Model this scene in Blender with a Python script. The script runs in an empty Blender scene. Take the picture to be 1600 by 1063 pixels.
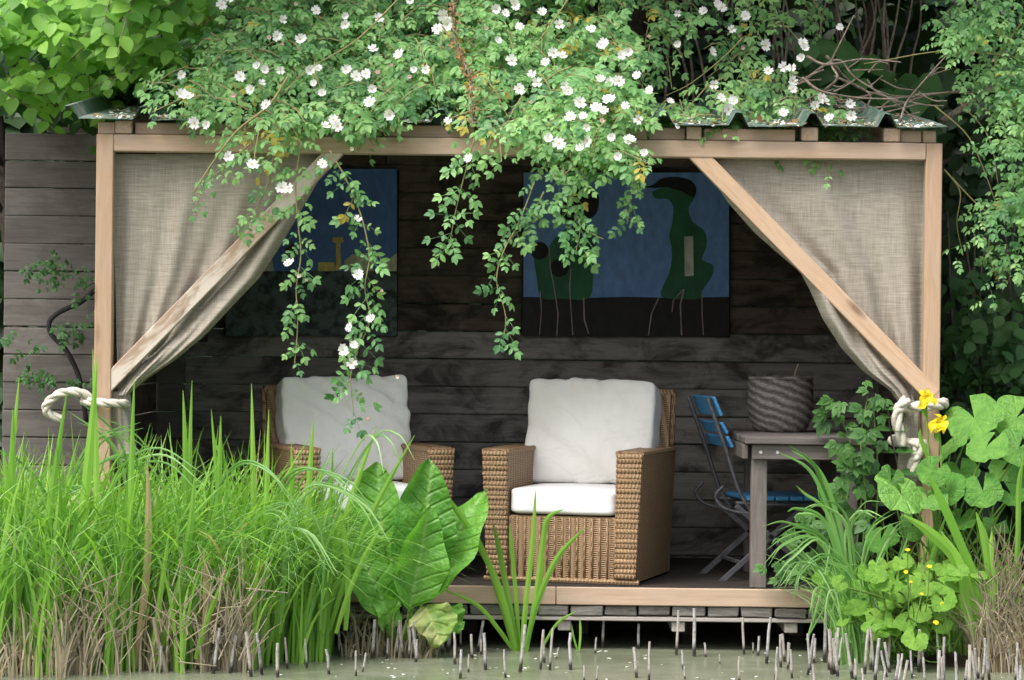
import bpy, math, random
import numpy as np
from mathutils import Vector, Matrix

random.seed(7); rng = np.random.default_rng(7)
scene = bpy.context.scene
COL = scene.collection
R = math.radians

# ---------------------------------------------------------------- camera
CAM_D, CAM_Z, ROLL = 13.0, 1.162, R(0.62)
PXM = 330.0                                     # photo pixels per metre at the front posts (y = 0)
cam_d = bpy.data.cameras.new('camera'); cam = bpy.data.objects.new('camera', cam_d); COL.objects.link(cam)
cam.matrix_world = Matrix.Translation((0, -CAM_D, CAM_Z)) @ Matrix.Rotation(R(90), 4, 'X') @ Matrix.Rotation(ROLL, 4, 'Z')
cam_d.sensor_width = 36.0; cam_d.lens = 36.0 * CAM_D * PXM / 1600.0
cam_d.clip_start = 0.1; cam_d.clip_end = 2000
scene.camera = cam

# ---------------------------------------------------------------- sky, sun, exposure
SUN_EL, SUN_AZ = R(58), R(-138)                 # azimuth measured from +y towards +x: high, behind the camera, a little left
world = bpy.data.worlds.new('World'); scene.world = world; world.use_nodes = True
wn = world.node_tree; wn.nodes.clear()
sky = wn.nodes.new('ShaderNodeTexSky'); sky.sky_type = 'NISHITA'; sky.sun_disc = False
sky.sun_elevation = SUN_EL; sky.sun_rotation = SUN_AZ; sky.dust_density = 6.0; sky.air_density = 1.0; sky.ozone_density = 1.0
hs = wn.nodes.new('ShaderNodeHueSaturation'); hs.inputs['Saturation'].default_value = 0.6   # overcast: nearly white sky
bg = wn.nodes.new('ShaderNodeBackground'); bg.inputs['Strength'].default_value = 0.15
wo = wn.nodes.new('ShaderNodeOutputWorld')
wn.links.new(sky.outputs[0], hs.inputs['Color']); wn.links.new(hs.outputs[0], bg.inputs['Color']); wn.links.new(bg.outputs[0], wo.inputs['Surface'])
sun_d = bpy.data.lights.new('sun', 'SUN'); sun_d.energy = 1.3; sun_d.angle = R(25); sun_d.color = (1.0, 0.985, 0.96)
sun = bpy.data.objects.new('sun', sun_d); COL.objects.link(sun); sun.location = (0, -6, 9)
sdir = Vector((math.sin(SUN_AZ) * math.cos(SUN_EL), math.cos(SUN_AZ) * math.cos(SUN_EL), math.sin(SUN_EL)))
sun.rotation_euler = sdir.to_track_quat('Z', 'Y').to_euler()
vs = scene.view_settings
vs.view_transform = 'Standard'; vs.look = 'None'; vs.exposure = 1.05; vs.gamma = 1.0; vs.use_curve_mapping = False
scene.render.engine = 'CYCLES'
scene.render.resolution_x = 1024; scene.render.resolution_y = 680
scene.cycles.max_bounces = 5; scene.cycles.diffuse_bounces = 3; scene.cycles.transmission_bounces = 3; scene.cycles.transparent_max_bounces = 8

def P(px, py, y):
    """photo pixel at real depth y (metres behind the front posts) -> place in the scene"""
    s = PXM * CAM_D / (CAM_D + y)
    u, v = px - 800.0, 531.5 - py
    return Vector(((u * math.cos(ROLL) - v * math.sin(ROLL)) / s, y, CAM_Z + (u * math.sin(ROLL) + v * math.cos(ROLL)) / s))
WATER = -0.30
def Pw(px, y):                                   # x of a photo column at depth y
    return P(px, 900, y).x

# ---------------------------------------------------------------- object helpers
def worldm(o):
    m = o.matrix_basis.copy()
    return m if o.parent is None else worldm(o.parent) @ o.matrix_parent_inverse @ m
def link(name, data, parent=None, mat=None, label=None, cat=None, group=None, kind=None, world=True):
    o = bpy.data.objects.new(name, data); COL.objects.link(o)
    if mat is not None and data is not None and len(data.materials) == 0:
        for m in (mat if isinstance(mat, (list, tuple)) else [mat]): data.materials.append(m)
    if parent is not None:
        o.parent = parent
        if world:                                # the mesh is in scene coordinates
            pm = worldm(parent)
            o.matrix_parent_inverse = pm.inverted()
    tag(o, label, cat, group, kind)
    return o
def tag(o, label=None, cat=None, group=None, kind=None):
    if label: o['label'] = label
    if cat: o['category'] = cat
    if group: o['group'] = group
    if kind: o['kind'] = kind
    return o
def thing(name, label, cat, loc=(0, 0, 0), rz=0.0, group=None):
    o = bpy.data.objects.new(name, None); COL.objects.link(o); o.empty_display_size = 0.1
    o.location = loc; o.rotation_euler = (0, 0, rz)
    return tag(o, label, cat, group)

class MB:
    def __init__(s): s.v = []; s.f = []; s.m = []
    def add(s, v, f, m=0):
        b = len(s.v); s.v += [tuple(p) for p in v]; s.f += [[i + b for i in q] for q in f]; s.m += [m] * len(f)
        return s
    def box(s, c, size, M=None, ch=0.004, jit=0.0, m=0):
        hx, hy, hz = (d * 0.5 for d in size); ch = min(ch, hx * .45, hy * .45, hz * .45)
        v = []; idx = {}
        for sx in (-1, 1):
            for sy in (-1, 1):
                for sz in (-1, 1):
                    j = [random.uniform(-jit, jit) for _ in range(3)]
                    for a in range(3):
                        p = [sx * (hx - (ch if a != 0 else 0)), sy * (hy - (ch if a != 1 else 0)), sz * (hz - (ch if a != 2 else 0))]
                        idx[(sx, sy, sz, a)] = len(v); v.append([p[k] + j[k] for k in range(3)])
        f = []
        def face(keys):
            q = [idx[k] for k in keys]
            a, b, c_ = (Vector(v[q[i]]) for i in range(3)); n = (b - a).cross(c_ - b)
            cen = sum((Vector(v[i]) for i in q), Vector()) / len(q)
            if n.dot(cen) < 0: q.reverse()
            f.append(q)
        for sg in (-1, 1):
            face([(sg, -1, -1, 0), (sg, 1, -1, 0), (sg, 1, 1, 0), (sg, -1, 1, 0)])
            face([(-1, sg, -1, 1), (1, sg, -1, 1), (1, sg, 1, 1), (-1, sg, 1, 1)])
            face([(-1, -1, sg, 2), (1, -1, sg, 2), (1, 1, sg, 2), (-1, 1, sg, 2)])
        for s1 in (-1, 1):
            for s2 in (-1, 1):
                face([(-1, s1, s2, 1), (1, s1, s2, 1), (1, s1, s2, 2), (-1, s1, s2, 2)])
                face([(s1, -1, s2, 0), (s1, 1, s2, 0), (s1, 1, s2, 2), (s1, -1, s2, 2)])
                face([(s1, s2, -1, 0), (s1, s2, 1, 0), (s1, s2, 1, 1), (s1, s2, -1, 1)])
                for s3 in (-1, 1): face([(s1, s2, s3, 0), (s1, s2, s3, 1), (s1, s2, s3, 2)])
        T = Matrix.Translation(c) @ (M.to_4x4() if M else Matrix())
        return s.add([T @ Vector(p) for p in v], f, m)
    def tube(s, pts, rad, n=6, m=0, cap=True):
        pts = [Vector(p) for p in pts]; N = len(pts)
        if not hasattr(rad, '__len__'): rad = [rad] * N
        v = []; f = []; prev = None
        for i, p in enumerate(pts):
            t = (pts[min(i + 1, N - 1)] - pts[max(i - 1, 0)]).normalized()
            if prev is None: a = t.cross(Vector((0.3, 0.2, 1)) if abs(t.z) < .95 else Vector((1, 0, 0))).normalized()
            else: a = (prev - t * prev.dot(t)).normalized()
            prev = a; b = t.cross(a)
            for k in range(n):
                w = 2 * math.pi * k / n; v.append(p + (a * math.cos(w) + b * math.sin(w)) * rad[i])
        for i in range(N - 1):
            for k in range(n):
                f.append([i * n + k, i * n + (k + 1) % n, (i + 1) * n + (k + 1) % n, (i + 1) * n + k])
        if cap: f.append(list(range(n))[::-1]); f.append([(N - 1) * n + k for k in range(n)])
        return s.add(v, f, m)
    def lathe(s, prof, c, n=24, m=0):
        v = []; f = []
        for (r, z) in prof:
            for k in range(n): w = 2 * math.pi * k / n; v.append((c[0] + r * math.cos(w), c[1] + r * math.sin(w), c[2] + z))
        for i in range(len(prof) - 1):
            for k in range(n): f.append([i * n + k, i * n + (k + 1) % n, (i + 1) * n + (k + 1) % n, (i + 1) * n + k])
        return s.add(v, f, m)
    def grid(s, fn, nu, nv, m=0):
        v = [fn(i / nu, j / nv) for j in range(nv + 1) for i in range(nu + 1)]
        f = [[j * (nu + 1) + i, j * (nu + 1) + i + 1, (j + 1) * (nu + 1) + i + 1, (j + 1) * (nu + 1) + i] for j in range(nv) for i in range(nu)]
        return s.add(v, f, m)
    def mesh(s, name, smooth=False):
        me = bpy.data.meshes.new(name); me.from_pydata(s.v, [], s.f); me.polygons.foreach_set('material_index', s.m)
        if smooth: me.polygons.foreach_set('use_smooth', [True] * len(me.polygons))
        me.update(); return me
    def build(s, name, mat, parent=None, smooth=False, **k):
        return link(name, s.mesh(name, smooth), parent, mat, **k)

def frame(p0, p1, up=(0, 0, 1)):
    p0, p1 = Vector(p0), Vector(p1); x = (p1 - p0).normalized(); up = Vector(up)
    y = up.cross(x)
    if y.length < 1e-4: y = Vector((0, 1, 0)).cross(x)
    y.normalize(); z = x.cross(y)
    M = Matrix((x, y, z)).transposed().to_4x4(); M.translation = (p0 + p1) / 2
    return M
def piece(name, p0, p1, w, h, mat, parent, up=(0, 0, 1), ch=0.004, jit=0.0, world=True, **k):
    """a squared timber: mesh along its own x axis, so that the grain follows it"""
    L = (Vector(p1) - Vector(p0)).length
    me = MB().box((0, 0, 0), (L, w, h), ch=ch, jit=jit).mesh(name)
    o = link(name, me, parent, mat, world=world, **k)
    o.matrix_basis = frame(p0, p1, up)
    return o
def catmull(pts, n=8):
    pts = [Vector(p) for p in pts]; q = [pts[0] * 2 - pts[1]] + pts + [pts[-1] * 2 - pts[-2]]; out = []
    for i in range(1, len(q) - 2):
        for k in range(n):
            t = k / n; a, b, c, d = q[i - 1], q[i], q[i + 1], q[i + 2]
            out.append(0.5 * ((2 * b) + (c - a) * t + (2 * a - 5 * b + 4 * c - d) * t * t + (3 * b - a - 3 * c + d) * t ** 3))
    out.append(pts[-1]); return out

# ---------------------------------------------------------------- fast scattering
def npmesh(name, V, F, rnd=None, smooth=False):
    me = bpy.data.meshes.new(name)
    F = np.asarray(F, dtype=np.int32); k = F.shape[1]
    me.vertices.add(len(V)); me.vertices.foreach_set('co', np.asarray(V, dtype=np.float32).ravel())
    me.loops.add(F.size); me.loops.foreach_set('vertex_index', F.ravel())
    me.polygons.add(len(F)); me.polygons.foreach_set('loop_start', np.arange(0, F.size, k, dtype=np.int32))
    try: me.polygons.foreach_set('loop_total', np.full(len(F), k, dtype=np.int32))
    except Exception: pass
    if smooth: me.polygons.foreach_set('use_smooth', np.ones(len(F), dtype=bool))
    if rnd is not None:
        at = me.attributes.new('rnd', 'FLOAT', 'POINT'); at.data.foreach_set('value', np.asarray(rnd, dtype=np.float32))
    me.update(calc_edges=True); me.validate(); return me
def nrmz(a): return a / np.maximum(np.linalg.norm(a, axis=-1, keepdims=True), 1e-9)
def frames_np(d, n):
    x = nrmz(np.asarray(d, float)); n = np.asarray(n, float)
    y = nrmz(np.cross(n, x)); z = np.cross(x, y)
    return np.stack([x, y, z], axis=-1)
def scatter(name, templs, pos, d, n, sc, rnd=None):
    """many leaves as one mesh; each template is (verts, quads)"""
    pos = np.asarray(pos, float); N = len(pos); Rm = frames_np(d, n); sc = np.asarray(sc, float)
    if rnd is None: rnd = rng.random(N)
    Vs = []; Fs = []; As = []; base = 0; which = rng.integers(0, len(templs), N)
    for ti, (tv, tf) in enumerate(templs):
        ii = np.where(which == ti)[0]
        if len(ii) == 0: continue
        V = np.einsum('nij,vj->nvi', Rm[ii] * sc[ii][:, None, None], tv) + pos[ii][:, None, :]
        F = tf[None] + (np.arange(len(ii)) * len(tv))[:, None, None] + base
        base += len(ii) * len(tv)
        Vs.append(V.reshape(-1, 3)); Fs.append(F.reshape(-1, tf.shape[1])); As.append(np.repeat(rnd[ii], len(tv)))
    return npmesh(name, np.concatenate(Vs), np.concatenate(Fs), np.concatenate(As))
def leaf_t(widths, L=1.0, W=0.5, fold=0.15, curl=0.15, wav=0.0):
    """a single leaf along +x, face up (+z): strip of quads either side of the midrib"""
    n = len(widths) - 1; V = []; F = []
    for i, w in enumerate(widths):
        t = i / n; hw = w * W / 2; z = -curl * t * t * L
        wv = wav * (1 if i % 2 else -1)
        V += [(t * L, hw, z + fold * hw + wv), (t * L, 0, z), (t * L, -hw, z + fold * hw - wv)]
    for i in range(n):
        a = 3 * i; F += [(a + 1, a + 4, a + 3, a), (a + 2, a + 5, a + 4, a + 1)]
    return np.array(V, float), np.array(F, int)
def merge_t(parts):
    V = []; F = []; b = 0
    for (v, f) in parts: V.append(v); F.append(f + b); b += len(v)
    return np.concatenate(V), np.concatenate(F)
def xf_t(t, pos, d, n, s=1.0):
    M = frames_np(np.array([d]), np.array([n]))[0] * s
    return t[0] @ M.T + np.array(pos), t[1]
def place_leaf(name, me, pos, d, n, s, parent, mat=None, **k):
    o = link(name, me, parent, mat, **k)
    M = frames_np(np.array([tuple(d)]), np.array([tuple(n)]))[0] * s
    MM = Matrix([list(M[0]) + [pos[0]], list(M[1]) + [pos[1]], list(M[2]) + [pos[2]], [0, 0, 0, 1]])
    o.matrix_basis = MM
    return o
def tmesh(name, t, smooth=False): return npmesh(name, t[0], t[1], None, smooth)
def inpoly(pts, poly):
    x, y = pts[:, 0], pts[:, 1]; c = np.zeros(len(pts), bool); j = len(poly) - 1
    for i in range(len(poly)):
        xi, yi = poly[i]; xj, yj = poly[j]
        c ^= ((yi > y) != (yj > y)) & (x < (xj - xi) * (y - yi) / (yj - yi + 1e-12) + xi); j = i
    return c
def sample_poly(poly, n):
    a = np.array(poly, float); lo, hi = a.min(0), a.max(0); out = np.zeros((0, 2))
    while len(out) < n:
        q = lo + rng.random((n * 3, 2)) * (hi - lo); out = np.concatenate([out, q[inpoly(q, poly)]])
    return out[:n]
def PA(pp, y):
    return np.array([tuple(P(a, b, yy)) for (a, b), yy in zip(pp, np.broadcast_to(y, len(pp)))])
def blades(base, h, lean, w, bend, droop, n=7, taper=0.5, rnd=None):
    """grass blades as ribbons. base (N,3), h (N), lean (N,2) unit, w, bend, droop (N)"""
    N = len(base); t = np.linspace(0, 1, n + 1)[None, :]
    out = (bend[:, None] * t ** 1.6 + droop[:, None] * t ** 3.5) * h[:, None]
    up = (t - 0.5 * bend[:, None] ** 2 * t ** 2 - droop[:, None] * 0.95 * t ** 4) * h[:, None]
    C = np.zeros((N, n + 1, 3))
    C[..., 0] = base[:, 0, None] + lean[:, 0, None] * out; C[..., 1] = base[:, 1, None] + lean[:, 1, None] * out; C[..., 2] = base[:, 2, None] + up
    a = rng.uniform(0, 2 * np.pi, N); side = np.stack([np.cos(a), np.sin(a) * .6, np.zeros(N)], -1)
    side = nrmz(side * .7 + np.stack([np.sign(side[:, 0]), np.zeros(N), np.zeros(N)], -1) * .5)
    wt = (1 - taper * t) * np.clip((1 - t) * 5, 0.04, 1) ** .8 * (0.75 + 0.25 * np.clip(t * 4, 0, 1))
    hw = w[:, None] * wt * 0.5
    A = C + side[:, None, :] * hw[..., None]; B = C - side[:, None, :] * hw[..., None]
    V = np.stack([A, B], 2).reshape(-1, 3)
    k = np.arange(n) * 2; f = np.stack([k, k + 1, k + 3, k + 2], -1)
    F = (f[None] + (np.arange(N) * 2 * (n + 1))[:, None, None]).reshape(-1, 4)
    if rnd is None: rnd = rng.random(N)
    return V, F, np.repeat(rnd, 2 * (n + 1))
# ---------------------------------------------------------------- materials
class NT:
    def __init__(s, name):
        s.m = bpy.data.materials.new(name); s.m.use_nodes = True; s.t = s.m.node_tree; s.t.nodes.clear()
        s.out = s.t.nodes.new('ShaderNodeOutputMaterial')
    def n(s, typ, _p=None, **inp):
        nd = s.t.nodes.new('ShaderNode' + typ)
        for k, v in (_p or {}).items(): setattr(nd, k, v)
        for k, v in inp.items():
            key = k.replace('_', ' ')
            sock = nd.inputs[int(k[1:])] if k[0] == 'i' and k[1:].isdigit() else nd.inputs[key]
            if isinstance(v, bpy.types.NodeSocket): s.t.links.new(v, sock)
            else: sock.default_value = v
        return nd
    def coord(s, which='Object'): return s.t.nodes.new('ShaderNodeTexCoord').outputs[which]
    def map(s, vec, scale=(1, 1, 1), loc=None):
        k = dict(Vector=vec, Scale=scale)
        if loc is not None: k['Location'] = loc
        return s.n('Mapping', **k).outputs[0]
    def noise(s, vec, scale, detail=4, rough=.55, dist=0.0):
        return s.n('TexNoise', Vector=vec, Scale=scale, Detail=detail, Roughness=rough, Distortion=dist).outputs['Fac']
    def ramp(s, fac, stops, interp='LINEAR'):
        nd = s.n('ValToRGB', Fac=fac); cr = nd.color_ramp; cr.interpolation = interp
        while len(cr.elements) < len(stops): cr.elements.new(0.5)
        for e, (p, c) in zip(cr.elements, stops):
            e.position = p; e.color = (*c, 1) if len(c) == 3 else c
        return nd.outputs['Color']
    def math(s, op, a, b=0.0, c=0.0, clamp=False):
        nd = s.t.nodes.new('ShaderNodeMath'); nd.operation = op; nd.use_clamp = clamp
        for i, v in enumerate((a, b, c)):
            if isinstance(v, bpy.types.NodeSocket): s.t.links.new(v, nd.inputs[i])
            else: nd.inputs[i].default_value = v
        return nd.outputs[0]
    def mix(s, fac, a, b, typ='MIX'):
        nd = s.t.nodes.new('ShaderNodeMixRGB'); nd.blend_type = typ
        for i, v in enumerate((fac, a, b)):
            if isinstance(v, bpy.types.NodeSocket): s.t.links.new(v, nd.inputs[i])
            else: nd.inputs[i].default_value = v if not hasattr(v, '__len__') else (*v, 1)[:4]
        return nd.outputs[0]
    def bump(s, h, strength=.3, dist=.01):
        return s.n('Bump', Height=h, Strength=strength, Distance=dist).outputs[0]
    def done(s, color, rough=.6, bump=None, spec=.3, trans=None, tw=.35, **k):
        kw = dict(Roughness=rough, **k)
        b = s.n('BsdfPrincipled', **kw)
        b.inputs['Specular IOR Level'].default_value = spec
        if isinstance(color, bpy.types.NodeSocket): s.t.links.new(color, b.inputs['Base Color'])
        else: b.inputs['Base Color'].default_value = (*color, 1)
        if bump is not None: s.t.links.new(bump, b.inputs['Normal'])
        o = b.outputs[0]
        if trans is not None:
            tr = s.n('BsdfTranslucent')
            if isinstance(trans, bpy.types.NodeSocket): s.t.links.new(trans, tr.inputs['Color'])
            else: tr.inputs['Color'].default_value = (*trans, 1)
            mx = s.n('MixShader', Fac=tw); s.t.links.new(o, mx.inputs[1]); s.t.links.new(tr.outputs[0], mx.inputs[2]); o = mx.outputs[0]
        s.t.links.new(o, s.out.inputs['Surface']); return s.m
    def rnd(s):
        """a random number for each leaf: mesh attribute plus object random"""
        a = s.n('Attribute', {'attribute_name': 'rnd'}).outputs['Fac']; o = s.n('ObjectInfo').outputs['Random']
        return s.math('FRACT', s.math('ADD', a, o))

def leaf_mat(name, cols, rough=.5, spec=.35, tw=.35, patch=6.0, tint=1.5, rare=None):
    t = NT(name); rn_ = t.rnd(); c = t.ramp(rn_, [(i / (len(cols) - 1), k) for i, k in enumerate(cols)])
    pos = t.n('NewGeometry').outputs['Position']
    nz = t.noise(pos, patch, 1); c = t.mix(t.math('MULTIPLY', t.math('SUBTRACT', nz, .35, clamp=True), 1.2), c, cols[-1])
    if rare is not None: c = t.mix(t.math('GREATER_THAN', t.math('FRACT', t.math('MULTIPLY', rn_, 7.31)), 1 - rare[0]), c, rare[1])   # a few yellowed or dead ones
    tr = t.mix(1.0, c, (tint, tint * 1.05, tint * .6), 'MULTIPLY')
    return t.done(c, rough, None, spec, trans=tr, tw=tw)
def wood_mat(name, light, dark, rough=.75, grain=1.0, knots=True, stain=None, stain_amt=.0, white=0.0, vstreak=0.0, bump=.25):
    t = NT(name); oi = t.n('ObjectInfo').outputs['Random']
    off = t.n('CombineXYZ', X=t.math('MULTIPLY', oi, 37.0), Y=t.math('MULTIPLY', oi, 11.0), Z=t.math('MULTIPLY', oi, 23.0)).outputs[0]
    v0 = t.n('VectorMath', {'operation': 'ADD'}, i0=t.coord(), i1=off).outputs[0]
    v = t.map(v0, (1.2 * grain, 16 * grain, 16 * grain))
    g1 = t.noise(v, 2.2, 6, .62, 1.2)
    v2 = t.map(v0, (3, 70, 70)); g2 = t.noise(v2, 2.0, 3, .6)
    f = t.math('ADD', t.math('MULTIPLY', g1, .7), t.math('MULTIPLY', g2, .35))
    c = t.ramp(f, [(.32, dark), (.62, light)])
    c = t.mix(1.0, c, t.ramp(oi, [(0, (.78, .78, .78)), (1, (1.1, 1.1, 1.1))]), 'MULTIPLY')
    if knots:
        vor = t.n('TexVoronoi', Vector=t.map(v0, (2.6, 9, 9)), Scale=1.0).outputs['Distance']
        c = t.mix(t.ramp(vor, [(.07, (1, 1, 1)), (.2, (0, 0, 0))]), c, tuple(d * .5 for d in dark))
    if stain is not None:
        s1 = t.noise(t.map(v0, (3.0, 6, 5)), 1.1, 5, .65, .6)
        c = t.mix(t.math('MULTIPLY', t.ramp(s1, [(.45, (0, 0, 0)), (.62, (1, 1, 1))]), stain_amt), c, stain)
    if white > 0:
        s2 = t.noise(t.map(v0, (2.2, 10, 10)), 1.4, 6, .7, .5)
        c = t.mix(t.ramp(s2, [(.58 - white * .25, (0, 0, 0)), (.66 - white * .2, (1, 1, 1))]), c, (.58, .51, .44))
    return t.done(c, rough, t.bump(f, bump, .004), .25)

M = {}
M['pine'] = wood_mat('pine', (.55, .385, .26), (.43, .275, .17), .7, stain=(.36, .30, .24), stain_amt=.25)
M['pine_white'] = wood_mat('pine_weathered_paint', (.46, .34, .25), (.36, .25, .175), .75, white=.62)
M['pine_pale'] = wood_mat('pine_pale', (.55, .40, .29), (.45, .305, .21), .7, stain=(.36, .31, .26), stain_amt=.3)
M['pine_grey'] = wood_mat('pine_greyed', (.44, .32, .235), (.30, .205, .145), .8, stain=(.3, .27, .24), stain_amt=.4)
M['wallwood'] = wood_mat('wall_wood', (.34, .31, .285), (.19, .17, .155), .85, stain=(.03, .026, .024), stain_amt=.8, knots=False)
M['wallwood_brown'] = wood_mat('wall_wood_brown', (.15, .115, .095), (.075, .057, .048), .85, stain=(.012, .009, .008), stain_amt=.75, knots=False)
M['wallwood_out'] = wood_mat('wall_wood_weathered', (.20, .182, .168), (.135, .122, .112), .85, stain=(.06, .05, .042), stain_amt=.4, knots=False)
M['greywood'] = wood_mat('grey_wood', (.18, .158, .147), (.095, .08, .074), .85, stain=(.1, .085, .08), stain_amt=.4)
M['endgrain'] = wood_mat('end_grain', (.24, .225, .205), (.05, .046, .042), .95, grain=4, knots=False, bump=.8)
M['palewood'] = wood_mat('pale_grey_wood', (.40, .36, .33), (.24, .21, .19), .85)
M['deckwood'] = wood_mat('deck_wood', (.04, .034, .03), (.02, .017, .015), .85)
M['oldred'] = wood_mat('old_frame_wood', (.16, .08, .05), (.07, .035, .025), .8)

# burlap: threads in both directions with slubs
t = NT('burlap'); co = t.coord()
wx = t.n('TexNoise', Vector=t.map(co, (260, 1, 7)), Scale=1.0, Detail=2, Roughness=.6).outputs['Fac']
wz = t.n('TexNoise', Vector=t.map(co, (7, 1, 260)), Scale=1.0, Detail=2, Roughness=.6).outputs['Fac']
wz2 = t.n('TexNoise', Vector=t.map(co, (9, 1, 120)), Scale=1.0, Detail=3, Roughness=.7).outputs['Fac']
f = t.math('ADD', t.math('MULTIPLY', wx, .5), t.math('ADD', t.math('MULTIPLY', wz, .5), t.math('MULTIPLY', wz2, .5)))
c = t.ramp(f, [(.56, (.24, .21, .17)), (.75, (.40, .36, .30)), (.95, (.58, .54, .465))])
big = t.noise(co, 2.2, 3); c = t.mix(t.math('MULTIPLY', big, .35), c, (.36, .325, .27))
M['burlap'] = t.done(c, .95, t.bump(f, .5, .002), .1, trans=(.24, .21, .16), tw=.22)
# cushions
def cloth(name, col, dirt, bs=.42):
    t = NT(name); co = t.coord(); nz = t.noise(co, 3.0, 4); c = t.ramp(nz, [(.35, dirt), (.6, col)])
    w = t.noise(co, 5.0, 4, .6, .8); wv = t.math('MULTIPLY', t.math('POWER', t.math('SUBTRACT', 1.0, t.math('MULTIPLY', t.math('ABSOLUTE', t.math('SUBTRACT', t.noise(t.map(co, (1, 1, 1.6)), 3.2, 2, .5, 1.2), .5)), 3.0)), 10.0), -7.0)
    return t.done(c, .9, t.bump(t.math('ADD', t.math('MULTIPLY', w, 1.0), t.math('MULTIPLY', wv, .03)), bs, .025), .1)
M['cush_back'] = cloth('cushion_cream', (.74, .73, .70), (.66, .64, .60))
M['cush_seat'] = cloth('cushion_white', (.80, .80, .80), (.75, .75, .75), .12)
# wicker
def wicker(name, a, b, d, sx=46.0, sz=95.0):
    t = NT(name); co = t.coord(); sp = t.n('SeparateXYZ', Vector=co)
    xx = t.math('ADD', sp.outputs[0], sp.outputs[1])
    sxx = t.math('SINE', t.math('MULTIPLY', xx, sx * 2 * math.pi / 1.0 * .5)); szz = t.math('SINE', t.math('MULTIPLY', sp.outputs[2], sz * 2 * math.pi))
    ck = t.math('MULTIPLY', sxx, szz)
    st = t.math('ABSOLUTE', t.math('SINE', t.math('MULTIPLY', xx, sx * math.pi * .5)))
    h = t.math('ADD', t.math('MULTIPLY', ck, .35), t.math('ADD', t.math('MULTIPLY', szz, .25), t.math('MULTIPLY', st, .5)))
    c = t.ramp(t.math('ADD', t.math('MULTIPLY', h, .5), .35), [(.15, d), (.45, b), (.85, a)])
    nz = t.noise(co, 14, 4); c = t.mix(t.math('MULTIPLY', nz, .4), c, b)
    return t.done(c, .55, t.bump(h, .9, .006), .35)
M['wicker'] = wicker('wicker', (.46, .315, .185), (.27, .17, .092), (.06, .035, .018))
M['wicker_band'] = wicker('wicker_band', (.47, .325, .19), (.28, .175, .095), (.07, .04, .02), sx=110, sz=20)
# basket of dark grey willow, spiral weave
t = NT('basket_weave'); co = t.coord(); sp = t.n('SeparateXYZ', Vector=co)
an = t.math('ARCTAN2', sp.outputs[1], sp.outputs[0])
tw_ = t.math('ADD', t.math('MULTIPLY', an, 8.0), t.math('MULTIPLY', sp.outputs[2], 150.0)); s1 = t.math('SINE', t.math('ADD', tw_, t.math('MULTIPLY', t.noise(co, 12, 2), 5.0)))
pol = t.n('CombineXYZ', X=t.math('MULTIPLY', an, 2.6), Y=t.math('MULTIPLY', sp.outputs[2], 95.0)).outputs[0]
s2 = t.math('MULTIPLY', t.math('SUBTRACT', t.noise(pol, 3.0, 3, .7), .5), 3.2)
h = t.math('ADD', t.math('MULTIPLY', s1, .38), t.math('MULTIPLY', s2, .8))
c = t.ramp(t.math('ADD', t.math('MULTIPLY', h, .5), .5), [(.15, (.07, .06, .052)), (.5, (.22, .195, .175)), (.95, (.60, .56, .52))])
M['basket'] = t.done(c, .7, t.bump(h, .8, .008), .3)
# rope
t = NT('rope'); nz = t.noise(t.coord(), 60, 4, .7)
M['rope'] = t.done(t.ramp(nz, [(.3, (.42, .37, .30)), (.65, (.68, .64, .56))]), .9, t.bump(nz, .5, .004), .1)
# painted and bare metal, blue paint, green sheet
t = NT('dark_iron'); nz = t.noise(t.coord(), 25, 5); M['iron'] = t.done(t.ramp(nz, [(.35, (.045, .047, .055)), (.7, (.10, .10, .11))]), .55, t.bump(nz, .2, .003), .4)
t = NT('blue_paint'); nz = t.noise(t.coord(), 30, 5, .7); M['blue'] = t.done(t.ramp(nz, [(.3, (.06, .10, .15)), (.42, (.05, .20, .42)), (.7, (.06, .30, .56))]), .5, t.bump(nz, .3, .003), .4)
t = NT('green_sheet'); pos = t.coord(); nz = t.noise(pos, 7, 6, .7); n2 = t.noise(pos, 30, 4, .7)
c = t.ramp(nz, [(.3, (.09, .16, .13)), (.5, (.07, .135, .11)), (.66, (.30, .33, .30))])
c = t.mix(t.ramp(n2, [(.56, (0, 0, 0)), (.66, (1, 1, 1))]), c, (.30, .26, .21)); M['sheet'] = t.done(c, .5, t.bump(n2, .3, .004), .4)
# duckweed-green pond
t = NT('pond_film'); pos = t.n('NewGeometry').outputs['Position']
a = t.noise(t.map(pos, (1, 1.6, 1)), 2.2, 5, .6, .4); b = t.noise(pos, 38, 4, .7); d = t.noise(pos, 8, 4, .6)
c = t.ramp(a, [(.3, (.12, .138, .088)), (.55, (.17, .188, .128)), (.75, (.215, .232, .17))])
c = t.mix(t.ramp(b, [(.62, (0, 0, 0)), (.72, (.55, .55, .55))]), c, (.10, .115, .065))
c = t.mix(t.ramp(d, [(.64, (0, 0, 0)), (.74, (.4, .4, .4))]), c, (.29, .30, .23))
M['pond'] = t.done(c, .27, t.bump(b, .15, .003), .35)
# soil and mud
t = NT('soil'); pos = t.n('NewGeometry').outputs['Position']; nz = t.noise(pos, 6, 6, .7)
M['soil'] = t.done(t.ramp(nz, [(.35, (.035, .026, .018)), (.65, (.085, .066, .045))]), .95, t.bump(nz, .7, .03), .1)
t = NT('ground_grass'); pos = t.n('NewGeometry').outputs['Position']; nz = t.noise(pos, 3, 6, .7)
M['ground'] = t.done(t.ramp(nz, [(.35, (.018, .026, .01)), (.65, (.04, .055, .018))]), .95, t.bump(nz, .6, .03), .1)
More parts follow.
